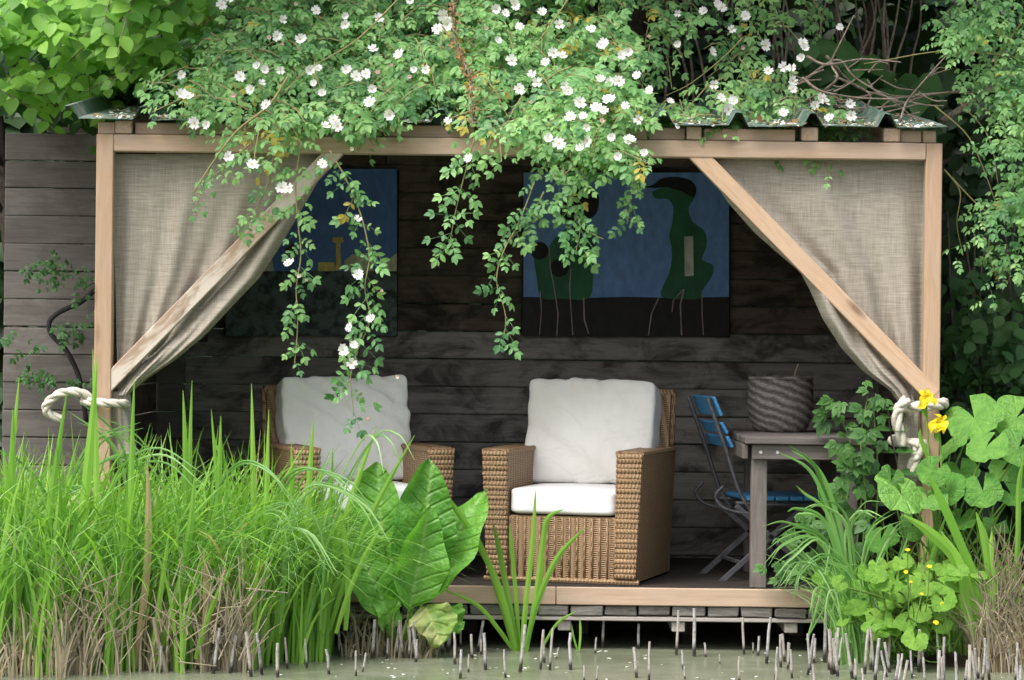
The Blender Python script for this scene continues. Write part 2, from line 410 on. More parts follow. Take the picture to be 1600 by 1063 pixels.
# bark, twig, cane
def simple(name, a, b, sc=40, rough=.8, bmp=.4, spec=.2):
    t = NT(name); nz = t.noise(t.coord(), sc, 4, .65); return t.done(t.ramp(nz, [(.35, a), (.65, b)]), rough, t.bump(nz, bmp, .004), spec)
M['twig'] = simple('twig', (.12, .095, .075), (.27, .22, .175))
M['bark'] = simple('bark', (.045, .035, .028), (.11, .09, .07), 25)
M['cane'] = simple('green_cane', (.20, .22, .09), (.33, .26, .13), 30)
M['stem_green'] = simple('green_stem', (.10, .19, .04), (.16, .27, .06), 30)
M['black_stem'] = simple('black_stem', (.018, .018, .018), (.05, .048, .045), 30)
M['plastic'] = simple('dark_pot', (.03, .03, .03), (.05, .048, .045), 10)
M['nail'] = simple('bolt_steel', (.4, .4, .4), (.6, .6, .6), 80, .4)
# leaves
M['rose_leaf'] = leaf_mat('rose_leaf', [(.06, .185, .07), (.11, .285, .105), (.165, .37, .125), (.28, .48, .17)], tw=.38, spec=.5, rare=(.02, (.42, .36, .06)))
M['rose_leaf_back'] = leaf_mat('rose_leaf_shade', [(.035, .105, .03), (.055, .15, .04), (.075, .18, .05)], tw=.3)  # darker copy of the rose leaf, with shade put into the colour
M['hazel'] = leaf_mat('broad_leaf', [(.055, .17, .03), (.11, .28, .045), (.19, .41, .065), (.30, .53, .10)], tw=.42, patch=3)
M['hazel_shade'] = leaf_mat('broad_leaf_shade', [(.022, .07, .02), (.038, .105, .028), (.055, .14, .035)], tw=.3)  # broad leaf again for shaded places, the shade mixed into its colour
M['canopy'] = leaf_mat('canopy_leaf_shade', [(.012, .036, .012), (.02, .056, .016), (.03, .078, .02)], tw=.25)  # crown leaves coloured extra dark, shade painted in to keep the gaps dark
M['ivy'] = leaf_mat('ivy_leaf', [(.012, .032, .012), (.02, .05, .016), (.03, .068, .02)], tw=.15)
M['vine'] = leaf_mat('vine_leaf', [(.03, .10, .025), (.055, .15, .035), (.085, .20, .045)], tw=.35)
M['reed'] = leaf_mat('reed_blade', [(.10, .25, .028), (.15, .35, .04), (.21, .43, .055), (.29, .50, .09)], .45, .35, .38, patch=3, rare=(.035, (.38, .31, .16)))
M['sedge'] = leaf_mat('sedge_blade', [(.08, .225, .04), (.125, .31, .06), (.20, .41, .095), (.33, .52, .22)], .38, .5, .35, patch=4)
M['straw'] = leaf_mat('dead_straw', [(.17, .135, .08), (.31, .26, .165), (.46, .40, .27), (.27, .245, .19)], .8, .15, .15, tint=1.0)
M['drygrass'] = leaf_mat('pale_dry_grass', [(.09, .085, .05), (.13, .12, .07)], .7, .2, .2, tint=1.0)
M['dryvine'] = leaf_mat('dry_brown_leaf', [(.25, .15, .07), (.36, .23, .11), (.2, .12, .06)], .8, .15, .2, tint=1.0)
M['petal'] = leaf_mat('white_petal', [(.80, .79, .80), (.84, .84, .84), (.86, .85, .86)], .6, .2, .3, patch=.01, tint=1.0)
M['petal_pink'] = leaf_mat('pink_petal', [(.78, .56, .58), (.82, .68, .67)], .6, .2, .3, patch=.01, tint=1.0)
M['stamen'] = simple('stamen', (.55, .36, .06), (.72, .55, .12), 200)
M['yellow'] = leaf_mat('yellow_petal', [(.80, .60, .02), (.85, .68, .03)], .5, .2, .3, tint=1.0)
def veined(name, a, b, vein, yellow=None):
    """a big leaf: object x runs along the midrib, y across"""
    t = NT(name); co = t.coord(); sp = t.n('SeparateXYZ', Vector=co); ay = t.math('ABSOLUTE', sp.outputs[1])
    oi = t.n('ObjectInfo').outputs['Random']
    ph = t.math('MULTIPLY', t.math('SUBTRACT', sp.outputs[0], t.math('MULTIPLY', ay, .75)), 2 * math.pi * 15)
    sv = t.math('POWER', t.math('ADD', t.math('MULTIPLY', t.math('SINE', ph), .5), .5), 9.0)
    mid = t.ramp(ay, [(.0, (1, 1, 1)), (.014, (0, 0, 0))])
    nz = t.noise(co, 9, 4); c = t.ramp(t.math('ADD', nz, t.math('MULTIPLY', t.math('SUBTRACT', oi, .5), .25)), [(.3, a), (.7, b)])
    if yellow is not None: c = t.mix(t.ramp(t.noise(co, 5, 3), [(.45, (0, 0, 0)), (.6, (1, 1, 1))]), c, yellow)
    c = t.mix(t.math('MULTIPLY', sv, .16), c, vein); c = t.mix(t.math('MULTIPLY', mid, .8), c, vein)
    tr = t.mix(1.0, c, (1.5, 1.6, .8), 'MULTIPLY')
    h = t.math('ADD', t.math('MULTIPLY', sv, -.5), t.math('MULTIPLY', t.noise(co, 18, 4, .6), 1.6))
    return t.done(c, .38, t.bump(h, .7, .02), .4, trans=tr, tw=.35)
M['bigleaf'] = veined('big_leaf', (.075, .24, .03), (.16, .40, .055), (.27, .48, .13))
M['bigleaf_yellow'] = veined('big_leaf_yellowing', (.16, .30, .05), (.26, .40, .09), (.45, .50, .18), yellow=(.44, .47, .2))
def roundleaf(name, a, b, vein):
    t = NT(name); co = t.coord(); sp = t.n('SeparateXYZ', Vector=co)
    an = t.math('ARCTAN2', sp.outputs[1], sp.outputs[0])
    sv = t.math('POWER', t.math('ADD', t.math('MULTIPLY', t.math('COSINE', t.math('MULTIPLY', an, 8.0)), .5), .5), 40.0)
    oi = t.n('ObjectInfo').outputs['Random']; nz = t.noise(co, 2.2, 4)
    c = t.ramp(t.math('ADD', nz, t.math('MULTIPLY', t.math('SUBTRACT', oi, .5), .4)), [(.3, a), (.7, b)])
    c = t.mix(t.math('MULTIPLY', sv, .22), c, vein); tr = t.mix(1.0, c, (1.4, 1.5, .7), 'MULTIPLY')
    h = t.math('ADD', t.math('MULTIPLY', sv, -.35), t.math('MULTIPLY', t.noise(co, 6, 4, .6), 1.4))
    return t.done(c, .34, t.bump(h, .6, .04), .5, trans=tr, tw=.33)
M['butterbur'] = roundleaf('round_leaf', (.10, .28, .045), (.20, .43, .08), (.33, .52, .17))
M['marigold'] = roundleaf('kingcup_leaf', (.15, .34, .045), (.27, .49, .08), (.34, .54, .15))
# reed stubs: pale grey, wet and dark at the foot
t = NT('reed_stub'); co = t.coord(); z = t.n('SeparateXYZ', Vector=co).outputs[2]; nz = t.noise(co, 60, 4)
oi = t.n('ObjectInfo').outputs['Random']
c = t.ramp(nz, [(.3, (.18, .17, .165)), (.65, (.46, .45, .45))]); c = t.mix(t.math('MULTIPLY', oi, .55), c, (.35, .30, .22))
wet = t.ramp(t.math('ADD', z, t.math('MULTIPLY', nz, .03)), [(.035, (1, 1, 1)), (.07, (0, 0, 0))]); c = t.mix(wet, c, (.03, .026, .022))
M['stub'] = t.done(c, .75, t.bump(nz, .3, .003), .2)
def paint(name, col, var=.35, sc=22):
    t = NT(name); nz = t.noise(t.map(t.n('NewGeometry').outputs['Position'], (1, 1, .5)), sc, 5, .65)
    return t.done(t.ramp(nz, [(.3, tuple(k * (1 - var) for k in col)), (.7, tuple(min(1, k * (1 + var)) for k in col))]), .6, t.bump(nz, .25, .003), .25)
M['p_blue'] = paint('paint_blue', (.16, .29, .62), .2)
M['p_navy'] = paint('paint_navy', (.10, .19, .48), .2)
M['p_black'] = paint('paint_black', (.014, .012, .013))
M['p_purple'] = paint('paint_dark_ground', (.02, .016, .019))
M['p_green'] = paint('paint_dark_green', (.03, .13, .07), .3, 9)
M['p_cream'] = paint('paint_cream', (.50, .47, .36))
M['p_white'] = paint('paint_offwhite', (.55, .52, .50))
M['p_yellow'] = paint('paint_ochre', (.60, .47, .17))
M['p_red'] = paint('paint_maroon', (.13, .045, .05))
t = NT('paint_slate'); pos = t.n('NewGeometry').outputs['Position']; nz = t.noise(pos, 14, 5, .6)
M['p_slate'] = t.done(t.ramp(nz, [(.45, (.10, .135, .135)), (.58, (.03, .04, .042))]), .6, None, .25)
M['p_drip'] = paint('paint_drip', (.32, .25, .27))
# ================================================================ the setting
def gh(x, y):
    """height of the ground"""
    if y > 4.6:
        z = -0.15 + (y - 4.6) * 1.6 if y < 8 else 5.29 + (min(y, 30) - 8) * .12
        return z + .12 * math.sin(x * 1.7 + y) * min(1, y - 4.6)
    if y > 1.0: return -0.15
    if y > 0.75: return -0.75 + (y - 0.75) / .25 * .6
    if y > -11.6 and abs(x) < 14: return -0.75
    if y > -12.6 and abs(x) < 15: return -0.75 + .55 * max(min(1, -11.6 - y), min(1, max(0, abs(x) - 14)))
    return -0.2
xs = sorted(set([-900, -300, -100, -40, -22, -16, -15, -14] + list(np.arange(-12, 12.1, .75)) + [14, 15, 16, 22, 40, 100, 300, 900]))
ys = sorted(set([-900, -300, -100, -40, -20, -15, -12.6, -12.1, -11.6, -8, -4, -2, -1, 0, .5, .75, .87, 1.0, 1.3, 1.7, 2.05] + [3.5, 4.6] + list(np.arange(4.8, 8.1, .4)) + [ 10, 14, 20, 30, 60, 150, 400, 900]))
gv = [(x, y, gh(x, y)) for y in ys for x in xs]; nx = len(xs)
gf = [[j * nx + i, j * nx + i + 1, (j + 1) * nx + i + 1, (j + 1) * nx + i] for j in range(len(ys) - 1) for i in range(nx - 1)]
MB().add(gv, gf).build('ground', M['ground'], kind='structure', label='dark earth and grass ground around the pond')
MB().grid(lambda u, v: (-14.6 + 29.2 * u, -12.2 + 13.15 * v, WATER), 40, 24).build('pond_water', M['pond'], kind='structure', label='still pond with a dull green film')
def mound(name, x0, x1, y0, y1, h, lab):
    def fn(u, v):
        e = min(1, 5 * min(u, 1 - u)) * min(1, 3 * min(v, 1 - v))
        x = x0 + (x1 - x0) * u; y = y0 + (y1 - y0) * v
        return (x, y + .05 * math.sin(9 * x), WATER - .06 + (h + .06) * e + .015 * math.sin(23 * x + 17 * y))
    MB().grid(fn, 40, 12).build(name, M['soil'], kind='structure', smooth=True, label=lab)
mound('mud_bank', -3.6, -0.62, -1.05, .5, .04, 'dark mud at the foot of the left reeds')
mound('mud_bank', 1.62, 3.6, -.75, .5, .04, 'dark mud at the foot of the right-hand plants')

# ---------------------------------------------------------------- plank wall behind everything
WY = 1.90
wall = thing('plank_wall', 'long dark weathered wall of wide horizontal planks behind the seats', 'wall', (0, WY + .03, -.15))
ph = 43.3 / (PXM * CAM_D / (CAM_D + WY))
zt = P(80, 208, WY).z
xa, xb = P(6, 400, WY).x, P(1392, 400, WY).x
k = 0; z = zt + ph
while z > -.2:
    x0 = xa + (.0 if k else .22)
    xc = P(290, 400, WY).x
    cuts = [x0, xc] + sorted(random.uniform(-1.2, 1.6) for _ in range(random.choice([0, 1, 1]))) + [xb]
    if k == 0: cuts = [x0, x0 + .75]
    for a, b in zip(cuts[:-1], cuts[1:]):
        if b - a < .35: continue
        y = WY + random.uniform(-.006, .006)
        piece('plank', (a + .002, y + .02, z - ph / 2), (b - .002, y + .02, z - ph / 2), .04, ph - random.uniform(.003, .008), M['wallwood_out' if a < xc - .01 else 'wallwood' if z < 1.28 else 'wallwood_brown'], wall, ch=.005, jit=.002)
    z -= ph; k += 1
for x in (xa + .35, -.7, .7, 1.9):
    piece('post', (x, WY + .085, -.15), (x, WY + .085, zt), .08, .08, M['wallwood'], wall, up=(0, 1, 0))

# ---------------------------------------------------------------- shelter: posts, beam, braces, roof
FZ = P(800, 231, 0).z                              # middle of the beam
sh = thing('garden_shelter', 'open timber garden shelter with green corrugated roof over the deck', 'shelter', (0, 0, WATER))
xl, xr = P(164, 400, 0).x, P(1456, 400, 0).x
zb, zt_ = FZ - .041, FZ + .041
piece('post', (xl, .0, -.62), (xl, .0, zt_), .08, .078, M['pine'], sh, up=(0, 1, 0), jit=.0015, label='left front post of orange pine')
piece('post', (xr, .0, -.62), (xr, .0, zt_), .078, .068, M['pine'], sh, up=(0, 1, 0), jit=.0015, label='right front post of pale pine with knots')
piece('beam', (xl + .042, -.004, FZ), (xr - .038, -.004, FZ), .072, .080, M['pine_pale'], sh, jit=.001)
for x in (P(166, 400, WY).x, P(1378, 400, WY).x):                            # rear posts against the wall, side and rear rails
    piece('rear_post', (x, WY - .06, -.2), (x, WY - .06, FZ + .16), .075, .075, M['greywood'], sh, up=(0, 1, 0))
piece('rear_beam', (xl, WY - .135, FZ + .2), (xr, WY - .135, FZ + .2), .07, .08, M['greywood'], sh)
# side walls added to darken the interior, planked between front and rear posts
for sx in (-1, 1):
    xw = (xl - .005) if sx < 0 else (xr + .004)
    for j in range(14):
        z = -.02 + j * .155
        if z + .155 > FZ + .12: break
        piece('added_side_plank', (xw, .075, z + .077), (xw, WY - .012, z + .077), .022, .150, M['wallwood_brown'], sh, jit=.0015)
RS = .135                                          # rise of the roof per metre
def rz(y): return zt_ + .064 + (y + .10) * RS
# packing blocks and rafter ends between beam and roof sheet
spans = [(153, 181, 0), (182, 208, 1), (211, 420, 0), (420, 598, 0), (601, 742, 0), (746, 1012, 0), (1013, 1071, 0), (1072, 1095, 1), (1099, 1243, 0), (1251, 1277, 1), (1379, 1405, 1), (1406, 1440, 0), (1441, 1463, 0)]
for (a, b, e) in spans:
    x0, x1 = P(a, 205, 0).x, P(b, 205, 0).x
    if e:                                          # a rafter seen end-on, running back to the rear beam
        xm = (x0 + x1) / 2
        piece('rafter', (xm, -.045, zt_ + .034), (xm, WY - .1, zt_ + .034 + (WY) * RS), x1 - x0, .062, M['pine_grey'], sh)
    else:
        piece('packing_block', (x0 + .002, .012, zt_ + .031), (x1 - .002, .012, zt_ + .031), .05, .0575, M['pine_grey' if random.random() < .5 else 'pine_pale'], sh, jit=.001)
# braces
bw = .088
piece('brace', P(156, 613, -.008), P(528, 233, -.008), .055, .075, M['pine_white'], sh, jit=.001, label='left diagonal brace with worn white paint')
piece('brace', P(1085, 237, -.008), P(1458, 619, -.008), .055, .082, M['pine'], sh, jit=.001, label='right diagonal brace of clean orange pine')
# roof of four overlapping trapezoidal sheets
PITCH = .350; RIBH = .062
x_first = P(100, 190, -.1).x + .02
def prof(x):
    t = ((x - x_first) / PITCH) % 1.0
    c = min(t, 1 - t) * PITCH
    if c < .014: return RIBH
    if c < .047: return RIBH * (1 - (c - .014) / .033)
    return 0.0
x_end = P(1482, 190, -.1).x
edges = [x_first - .02, x_first + PITCH * 3.18, x_first + PITCH * 6.18, x_first + PITCH * 9.18, x_end]
for i, (a, b) in enumerate(zip(edges[:-1], edges[1:])):
    xsn = [a, b]; kk = 0
    while True:
        c = x_first + PITCH * kk
        if c > b + .1: break
        xsn += [c + d for d in (-.047, -.014, .014, .047) if a < c + d < b] + [c + .15 if a < c + .15 < b else a]
        kk += 1
    xsn = sorted(set(round(q, 5) for q in xsn)); m = MB(); ny = 5; dents = [random.uniform(-.004, .004) for _ in xsn]
    V = []; F = []
    for th in (0, .0035):
        for j in range(ny + 1):
            y = -.10 + (WY + .25) * j / ny
            for q, x in enumerate(xsn): V.append((x, y + random.uniform(-.004, .004) * (j == 0), rz(y) + prof(x) + (.003 if i % 2 else 0) + th + dents[q] * (j < 2)))
    n1 = len(xsn); off = (ny + 1) * n1
    for j in range(ny):
        for q in range(n1 - 1):
            F.append([j * n1 + q, (j + 1) * n1 + q, (j + 1) * n1 + q + 1, j * n1 + q + 1])
            F.append([off + j * n1 + q, off + j * n1 + q + 1, off + (j + 1) * n1 + q + 1, off + (j + 1) * n1 + q])
    for q in range(n1 - 1): F.append([q, q + 1, off + q + 1, off + q]); a2 = ny * n1; F.append([a2 + q + 1, a2 + q, off + a2 + q, off + a2 + q + 1])
    m.add(V, F).build('roof_sheet', M['sheet'], sh)
# litter of petals and leaves fallen on the roof
xx = rng.uniform(x_first + .1, x_end - .03, 1700); yy = -.095 + 1.1 * rng.random(1700) ** 1.7
keep = np.array([prof(a) < .005 for a in xx]); xx, yy = xx[keep], yy[keep]
pp = np.stack([xx, yy, np.array([rz(b) + .009 for b in yy])], -1); N = len(pp)
PET = leaf_t([.25, .8, 1, .6], 1, .9, .25, .1)
nn = np.stack([rng.normal(0, .35, N), rng.normal(-.2, .3, N), np.ones(N)], -1); dd = rng.normal(0, 1, (N, 3)); dd[:, 2] *= .2
sel = rng.random(N) < .6
link('fallen_petals', scatter('fallen_petals', [PET], pp[sel], dd[sel], nn[sel], rng.uniform(.014, .028, sel.sum())), None, M['petal'], label='white petals scattered over the corrugated roof', cat='petals', kind='stuff')
link('leaf_litter', scatter('leaf_litter', [PET], pp[~sel], dd[~sel], nn[~sel], rng.uniform(.015, .035, (~sel).sum())), None, M['dryvine'], label='brown leaf litter lying in the roof channels', cat='litter', kind='stuff')

# ---------------------------------------------------------------- deck
deck = thing('timber_deck', 'low timber deck over the pond with a pale pine front board', 'deck', (0, .9, -.2))
x0, x1 = -1.95, 1.98
piece('front_board', (x0, -.016, -.042), (.22, -.016, -.044), .034, .084, M['pine_pale'], deck, jit=.001)
piece('front_board', (.223, -.016, -.044), (x1, -.016, -.046), .034, .084, M['pine_pale'], deck, jit=.001)
for j in range(14):                                # upper boards run across, behind the front board
    y = .006 + j * .132
    if y > WY - .13: break
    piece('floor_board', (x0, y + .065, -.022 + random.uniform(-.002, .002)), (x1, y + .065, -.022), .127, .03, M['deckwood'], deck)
x = x0
while x < x1:                                      # lower boards seen end-on under the front board
    w = .160 + random.uniform(-.006, .006)
    xm = x + w / 2
    o = MB().box((0, 0, 0), (w - .012, 1.75, .046), ch=.005, jit=.003).build('lower_board', M['endgrain'], deck)
    o.location = (xm, .86 + random.uniform(-.012, .012), -.1135 + random.uniform(-.002, .002)); x += w
piece('batten', (x0, .03, -.151), (x1, .03, -.151), .10, .022, M['palewood'], deck, jit=.002)
for px in (350, 520, 700, 882, 1060, 1236, 1410):
    xx_ = P(px, 970, 0).x
    piece('joist', (xx_, -.005, -.187), (xx_, 1.7, -.187), .062, .048, M['palewood'], deck)
    piece('leg', (xx_ + .1, .75, -.7), (xx_ + .1, .75, -.212), .07, .07, M['greywood'], deck, up=(0, 1, 0))

# ================================================================ burlap curtains and ropes
def curtain(name, label, xin_top, y_top, xin_bot, y_tie, outer, side, nf, tail):
    """side +1: the post is on the left. outer: the free edge from the beam to the tie, as photo points"""
    oy = [p[1] for p in outer]; ox = [p[0] for p in outer]
    def fn(u, v):
        py = y_top + (y_tie - y_top) * v
        xi = xin_top + (xin_bot - xin_top) * v; xo = float(np.interp(py, oy, ox)); w = abs(xo - xi)
        uu = u
        px = xi + (xo - xi) * uu
        amp = .010 + (.022 if side < 0 else .010) * v ** 1.5
        fold = math.sin(2 * math.pi * nf * (u ** .9) + .9 * math.sin(3 * v + u * 4)) + .5 * math.sin(2 * math.pi * nf * 1.73 * u + 1.3)
        d = (1 - u) * w
        y = .056 + amp * fold * min(1, w / 150) * min(1, 4 * v + .1)
        roll = 46 * min(1, w / 120 + .3)
        if d < roll: y -= .07 * math.sin(math.pi * (d / roll)) ** .8 * min(1, v * 3.0) + .01
        y += .008 * math.sin(7 * u + 5 * v)
        sag = 3.0 * math.sin(6 * u) * v
        return tuple(P(px, py + sag * (1 - v), y))
    o = MB().grid(fn, 90, 70).build(name, M['burlap'], None, smooth=True, label=label, cat='curtain', group='burlap curtains')
    # the gathered tail below the tie
    def ft(u, v):
        py = tail[0][1] + (tail[1][1] - tail[0][1]) * v; cx = tail[0][0] + (tail[1][0] - tail[0][0]) * v
        hw = tail[2] * (.85 + .35 * v) / PXM; a = 2 * math.pi * u; c = P(cx, py, .01 + tail[3])
        r = hw * (1 + .16 * math.sin(7 * a + 2 * v) + .08 * math.sin(11 * a))
        return (c.x + r * math.cos(a), c.y + .6 * r * math.sin(a), c.z)
    MB().grid(ft, 42, 12).build('gathered_tail', M['burlap'], o, smooth=True)
    return o
curtain('burlap_curtain', 'tan burlap curtain tied back to the left front post', 176, 241, 184, 618,
        [(512, 241), (505, 270), (470, 330), (438, 385), (405, 435), (362, 480), (320, 525), (275, 562), (230, 592), (200, 618)], 1, 4.0, ((188, 612), (193, 720), 15, 0.02))
curtain('burlap_curtain', 'grey burlap curtain tied back to the right front post', 1446, 247, 1440, 640,
        [(1092, 247), (1106, 272), (1140, 320), (1180, 365), (1222, 402), (1250, 425), (1266, 455), (1285, 498), (1315, 545), (1350, 582), (1390, 610), (1412, 640)], -1, 3.0, ((1424, 628), (1418, 775), 15, 0.0))

def rope(name, label, paths, r):
    m = MB(); first = None
    root = None
    for i, pts in enumerate(paths):
        c = catmull(pts, 10); m = MB(); L = 0; prev = c[0]; ph_ = []
        for p in c: L += (p - prev).length; prev = p; ph_.append(L)
        for s in range(3):
            q = []
            for j, p in enumerate(c):
                t = (c[min(j + 1, len(c) - 1)] - c[max(j - 1, 0)]).normalized()
                a = t.cross(Vector((.2, .3, 1)) if abs(t.z) < .9 else Vector((0, 1, 0))).normalized(); b = t.cross(a)
                w = ph_[j] / (r * 5.2) * 2 * math.pi * .55 + s * 2.094
                q.append(p + (a * math.cos(w) + b * math.sin(w)) * r * .52)
            m.tube(q, r * .56, 7)
        if i == 0: root = m.build(name, M['rope'], None, smooth=True, label=label, cat='rope', group='rope tie-backs')
        else: m.build('loop', M['rope'], root, smooth=True)
    return root
def ring(cx, cy, rx, ry, tilt, n=16, y0=.0, a0=0, a1=2 * math.pi):
    c = P(cx, cy, y0); return [(c.x + rx * math.cos(a0 + (a1 - a0) * k / n), c.y + ry * math.sin(a0 + (a1 - a0) * k / n), c.z + tilt * math.cos(a0 + (a1 - a0) * k / n)) for k in range(n + 1)]
rope('rope_tie', 'thick cream rope looped around the left post and curtain', [
    ring(164, 629, .098, .085, -.006),
    [P(150, 634, -.02), P(132, 616, -.06), P(112, 612, -.07), P(92, 616, -.07), P(76, 628, -.07), P(72, 640, -.06), P(82, 650, -.05), P(100, 655, -.04)]], .021)
rope('rope_tie', 'thick white rope knotted around the right post and curtain', [
    ring(1440, 634, .105, .095, .012),
    [P(1418, 624, -.12), P(1402, 644, -.13), P(1404, 672, -.13), P(1412, 696, -.12)],
    ring(1420, 692, .072, .105, -.01, y0=.0),
    [P(1430, 690, -.12), P(1436, 706, -.12), P(1428, 720, -.11), P(1424, 745, -.10)]], .0265)
# ================================================================ armchairs
def puff(sx, sy, sz, n=16, e=7.0, bulge=.12, seed=0, dent=.006, axis=2):
    rs = np.random.default_rng(seed); ph = rs.uniform(0, 6.28, 12); fr = rs.uniform(3, 9, 12)
    m = MB(); idx = {}; V = []; F = []
    def vert(p):
        key = tuple(round(q, 5) for q in p)
        if key in idx: return idx[key]
        a = np.array(p); nrm = (np.abs(a) ** e).sum() ** (1 / e); q = a / nrm
        oth = [k for k in range(3) if k != axis]
        b = (1 - q[oth[0]] ** 2) * (1 - q[oth[1]] ** 2)
        h = np.array([sx, sy, sz]) / 2
        r = q * h; r[axis] *= 1 + bulge * 2 * b
        # sagging edges between the corners
        for o_ in oth:
            o2 = oth[1] if o_ == oth[0] else oth[0]
            r[o_] *= 1 - .018 * (1 - q[o2] ** 2) * (1 if abs(q[o_]) > .5 else 0)
        w = sum(math.sin(fr[k] * (r[0] * (1 + k % 3) + r[2] * (1 + (k + 1) % 3)) * 3 + ph[k]) for k in range(6)) / 6
        w2 = sum(math.sin(2.6 * fr[k] * (r[0] * (1 + k % 2) * (1 if k % 3 else -1) + r[2] * 1.3) * 2 + ph[k + 5]) for k in range(6)) / 6
        r = r + np.sign(q) * dent * (w + .3 * w2 * (1 - .7 * b))
        idx[key] = len(V); V.append(tuple(r)); return idx[key]
    for ax in range(3):
        for sg in (-1, 1):
            for i in range(n):
                for j in range(n):
                    c = []
                    for (a, b) in ((i, j), (i + 1, j), (i + 1, j + 1), (i, j + 1)):
                        p = [0, 0, 0]; p[ax] = sg; p[(ax + 1) % 3] = -1 + 2 * a / n; p[(ax + 2) % 3] = -1 + 2 * b / n; c.append(vert(p))
                    F.append(c if sg > 0 else c[::-1])
    return m.add(V, F)
def prism_y(m, quad, y0, y1):
    """quad: four (x, z) corners; extruded from y0 to y1"""
    v = [(x, y0, z) for x, z in quad] + [(x, y1, z) for x, z in quad]
    ar = sum(quad[i][0] * quad[(i + 1) % 4][1] - quad[(i + 1) % 4][0] * quad[i][1] for i in range(4))
    f = [[0, 1, 2, 3], [7, 6, 5, 4]] + [[i, i + 4, (i + 1) % 4 + 4, (i + 1) % 4] for i in range(4)]
    if ar < 0: f = [q[::-1] for q in f]
    return m.add(v, f)
def armchair(label, loc, rot):
    c = thing('wicker_armchair', label, 'armchair', loc, rot, 'wicker armchairs')
    MB().box((0, -.02, .165), (.55, .70, .31), ch=.012).build('seat_base', M['wicker'], c, world=False)
    # vertical cane stakes of the front panel
    st = None
    for k in range(15):
        x = -.262 + k * .0374
        m = MB().tube([(x, -.372, .02), (x, -.374, .17), (x, -.372, .315)], .006, 5)
        m.build('stake', M['wicker_band'], c, smooth=True, world=False)
    MB().tube([(-.385, -.385, .012), (.385, -.385, .012)], .013, 6).build('bottom_rim', M['wicker_band'], c, world=False)
    for s in (-1, 1):
        q = [(s * .268, .012), (s * .368, .012), (s * .398, .625), (s * .272, .625)]
        m = MB(); prism_y(m, q, -.385, .36)
        arm = m.build('arm', M['wicker'], c, world=False)
        nb = 25
        for k in range(nb):
            z = .03 + (k + .5) * (.60 / nb); tt = z / .625
            xo, xi = .368 + .030 * tt, .268 + .004 * tt
            me = MB().box((s * (xo + xi) / 2, -.392, z), (xo - xi + .004, .026, .60 / nb + .0005), ch=.005, jit=.0012).mesh('wicker_band', True)
            link('wicker_band', me, arm, M['wicker_band'], world=False)
        rim = [(s * .405, -.395, .632), (s * .335, -.40, .642), (s * .266, -.395, .632)]
        MB().tube([(s * .392, -.39, .63), (s * .396, .36, .63)], .012, 6).build('rim', M['wicker_band'], arm, world=False)
        MB().tube([(s * .275, -.39, .63), (s * .275, .36, .63)], .012, 6).build('rim', M['wicker_band'], arm, world=False)
        MB().box((s * .335, -.01, .632), (.115, .72, .014), ch=.006).build('arm_top', M['wicker'], arm, world=False)
    m = MB()
    v = [(-.372, .24, .3), (.372, .24, .3), (.372, .36, .02), (-.372, .36, .02), (-.365, .375, .90), (.365, .375, .90), (.365, .475, .90), (-.365, .475, .90)]
    m.add(v, [[0, 1, 5, 4], [1, 2, 6, 5], [2, 3, 7, 6], [3, 0, 4, 7], [4, 5, 6, 7], [3, 2, 1, 0]])
    bk = m.build('backrest', M['wicker'], c, world=False)
    MB().tube([(-.37, .425, .90), (.37, .425, .90)], .03, 8).build('rim', M['wicker_band'], bk, smooth=True, world=False)
    for s in (-1, 1):
        MB().tube([(s * .37, .37, .62), (s * .367, .425, .905)], .018, 6).build('rim', M['wicker_band'], bk, smooth=True, world=False)
    return c
def local(c, p): return (Matrix.Translation(c.location) @ Matrix.Rotation(c.rotation_euler.z, 4, 'Z')) @ Vector(p)
def cushions(c, lab_s, lab_b, sd, tilt):
    rz_ = c.rotation_euler.z
    o = puff(.545, .66, .125, 16, 11, .05, sd, .0015).build('seat_cushion', M['cush_seat'], None, smooth=True, label=lab_s, cat='cushion', group='seat cushions')
    o.location = local(c, (0, -.06, .389)); o.rotation_euler = (0, 0, rz_)
    b = puff(.665, .185, .54, 32, 13, .13, sd + 5, .010, axis=1).build('back_cushion', M['cush_back'], None, smooth=True, label=lab_b, cat='cushion', group='back cushions')
    b.location = local(c, (.0, .225, .70)); b.rotation_euler = (R(-14), R(tilt), rz_)
ca = armchair('wicker armchair with cream cushions at the centre, beside the blue chair', (.352, .60, -.006), R(-15.6))
cushions(ca, 'white box seat cushion on the armchair nearer the table', 'plump cream back cushion in the armchair nearer the table', 3, 0.0)
cb = armchair('wicker armchair half hidden behind the tall reeds and big leaves', (-.775, .64, -.006), R(17.5))
cushions(cb, 'white seat cushion on the armchair behind the reeds', 'creased cream back cushion in the armchair behind the reeds', 11, -1.5)

# ================================================================ table and basket
tz = .715
tx0 = P(1166, 690, .02).x
tab = thing('wooden_table', 'weathered grey plank table at the right of the deck', 'table', (tx0 + .3, .6, 0))
for j in range(6):
    y = .0 + j * .19
    piece('table_board', (tx0 - .005 + random.uniform(-.008, .008), y + .095, tz - .018), (tx0 + .60, y + .095, tz - .018), .184, .034, M['greywood'], tab, jit=.002)
piece('apron', (tx0 + .03, .045, tz - .072), (tx0 + .57, .045, tz - .072), .03, .07, M['greywood'], tab)
piece('apron', (tx0 + .03, 1.09, tz - .072), (tx0 + .57, 1.09, tz - .072), .03, .07, M['greywood'], tab)
piece('apron', (tx0 + .0, .062, tz - .072), (tx0 + .0, 1.075, tz - .072), .028, .07, M['greywood'], tab)
piece('apron', (tx0 + .555, .062, tz - .072), (tx0 + .555, 1.075, tz - .072), .028, .07, M['greywood'], tab)
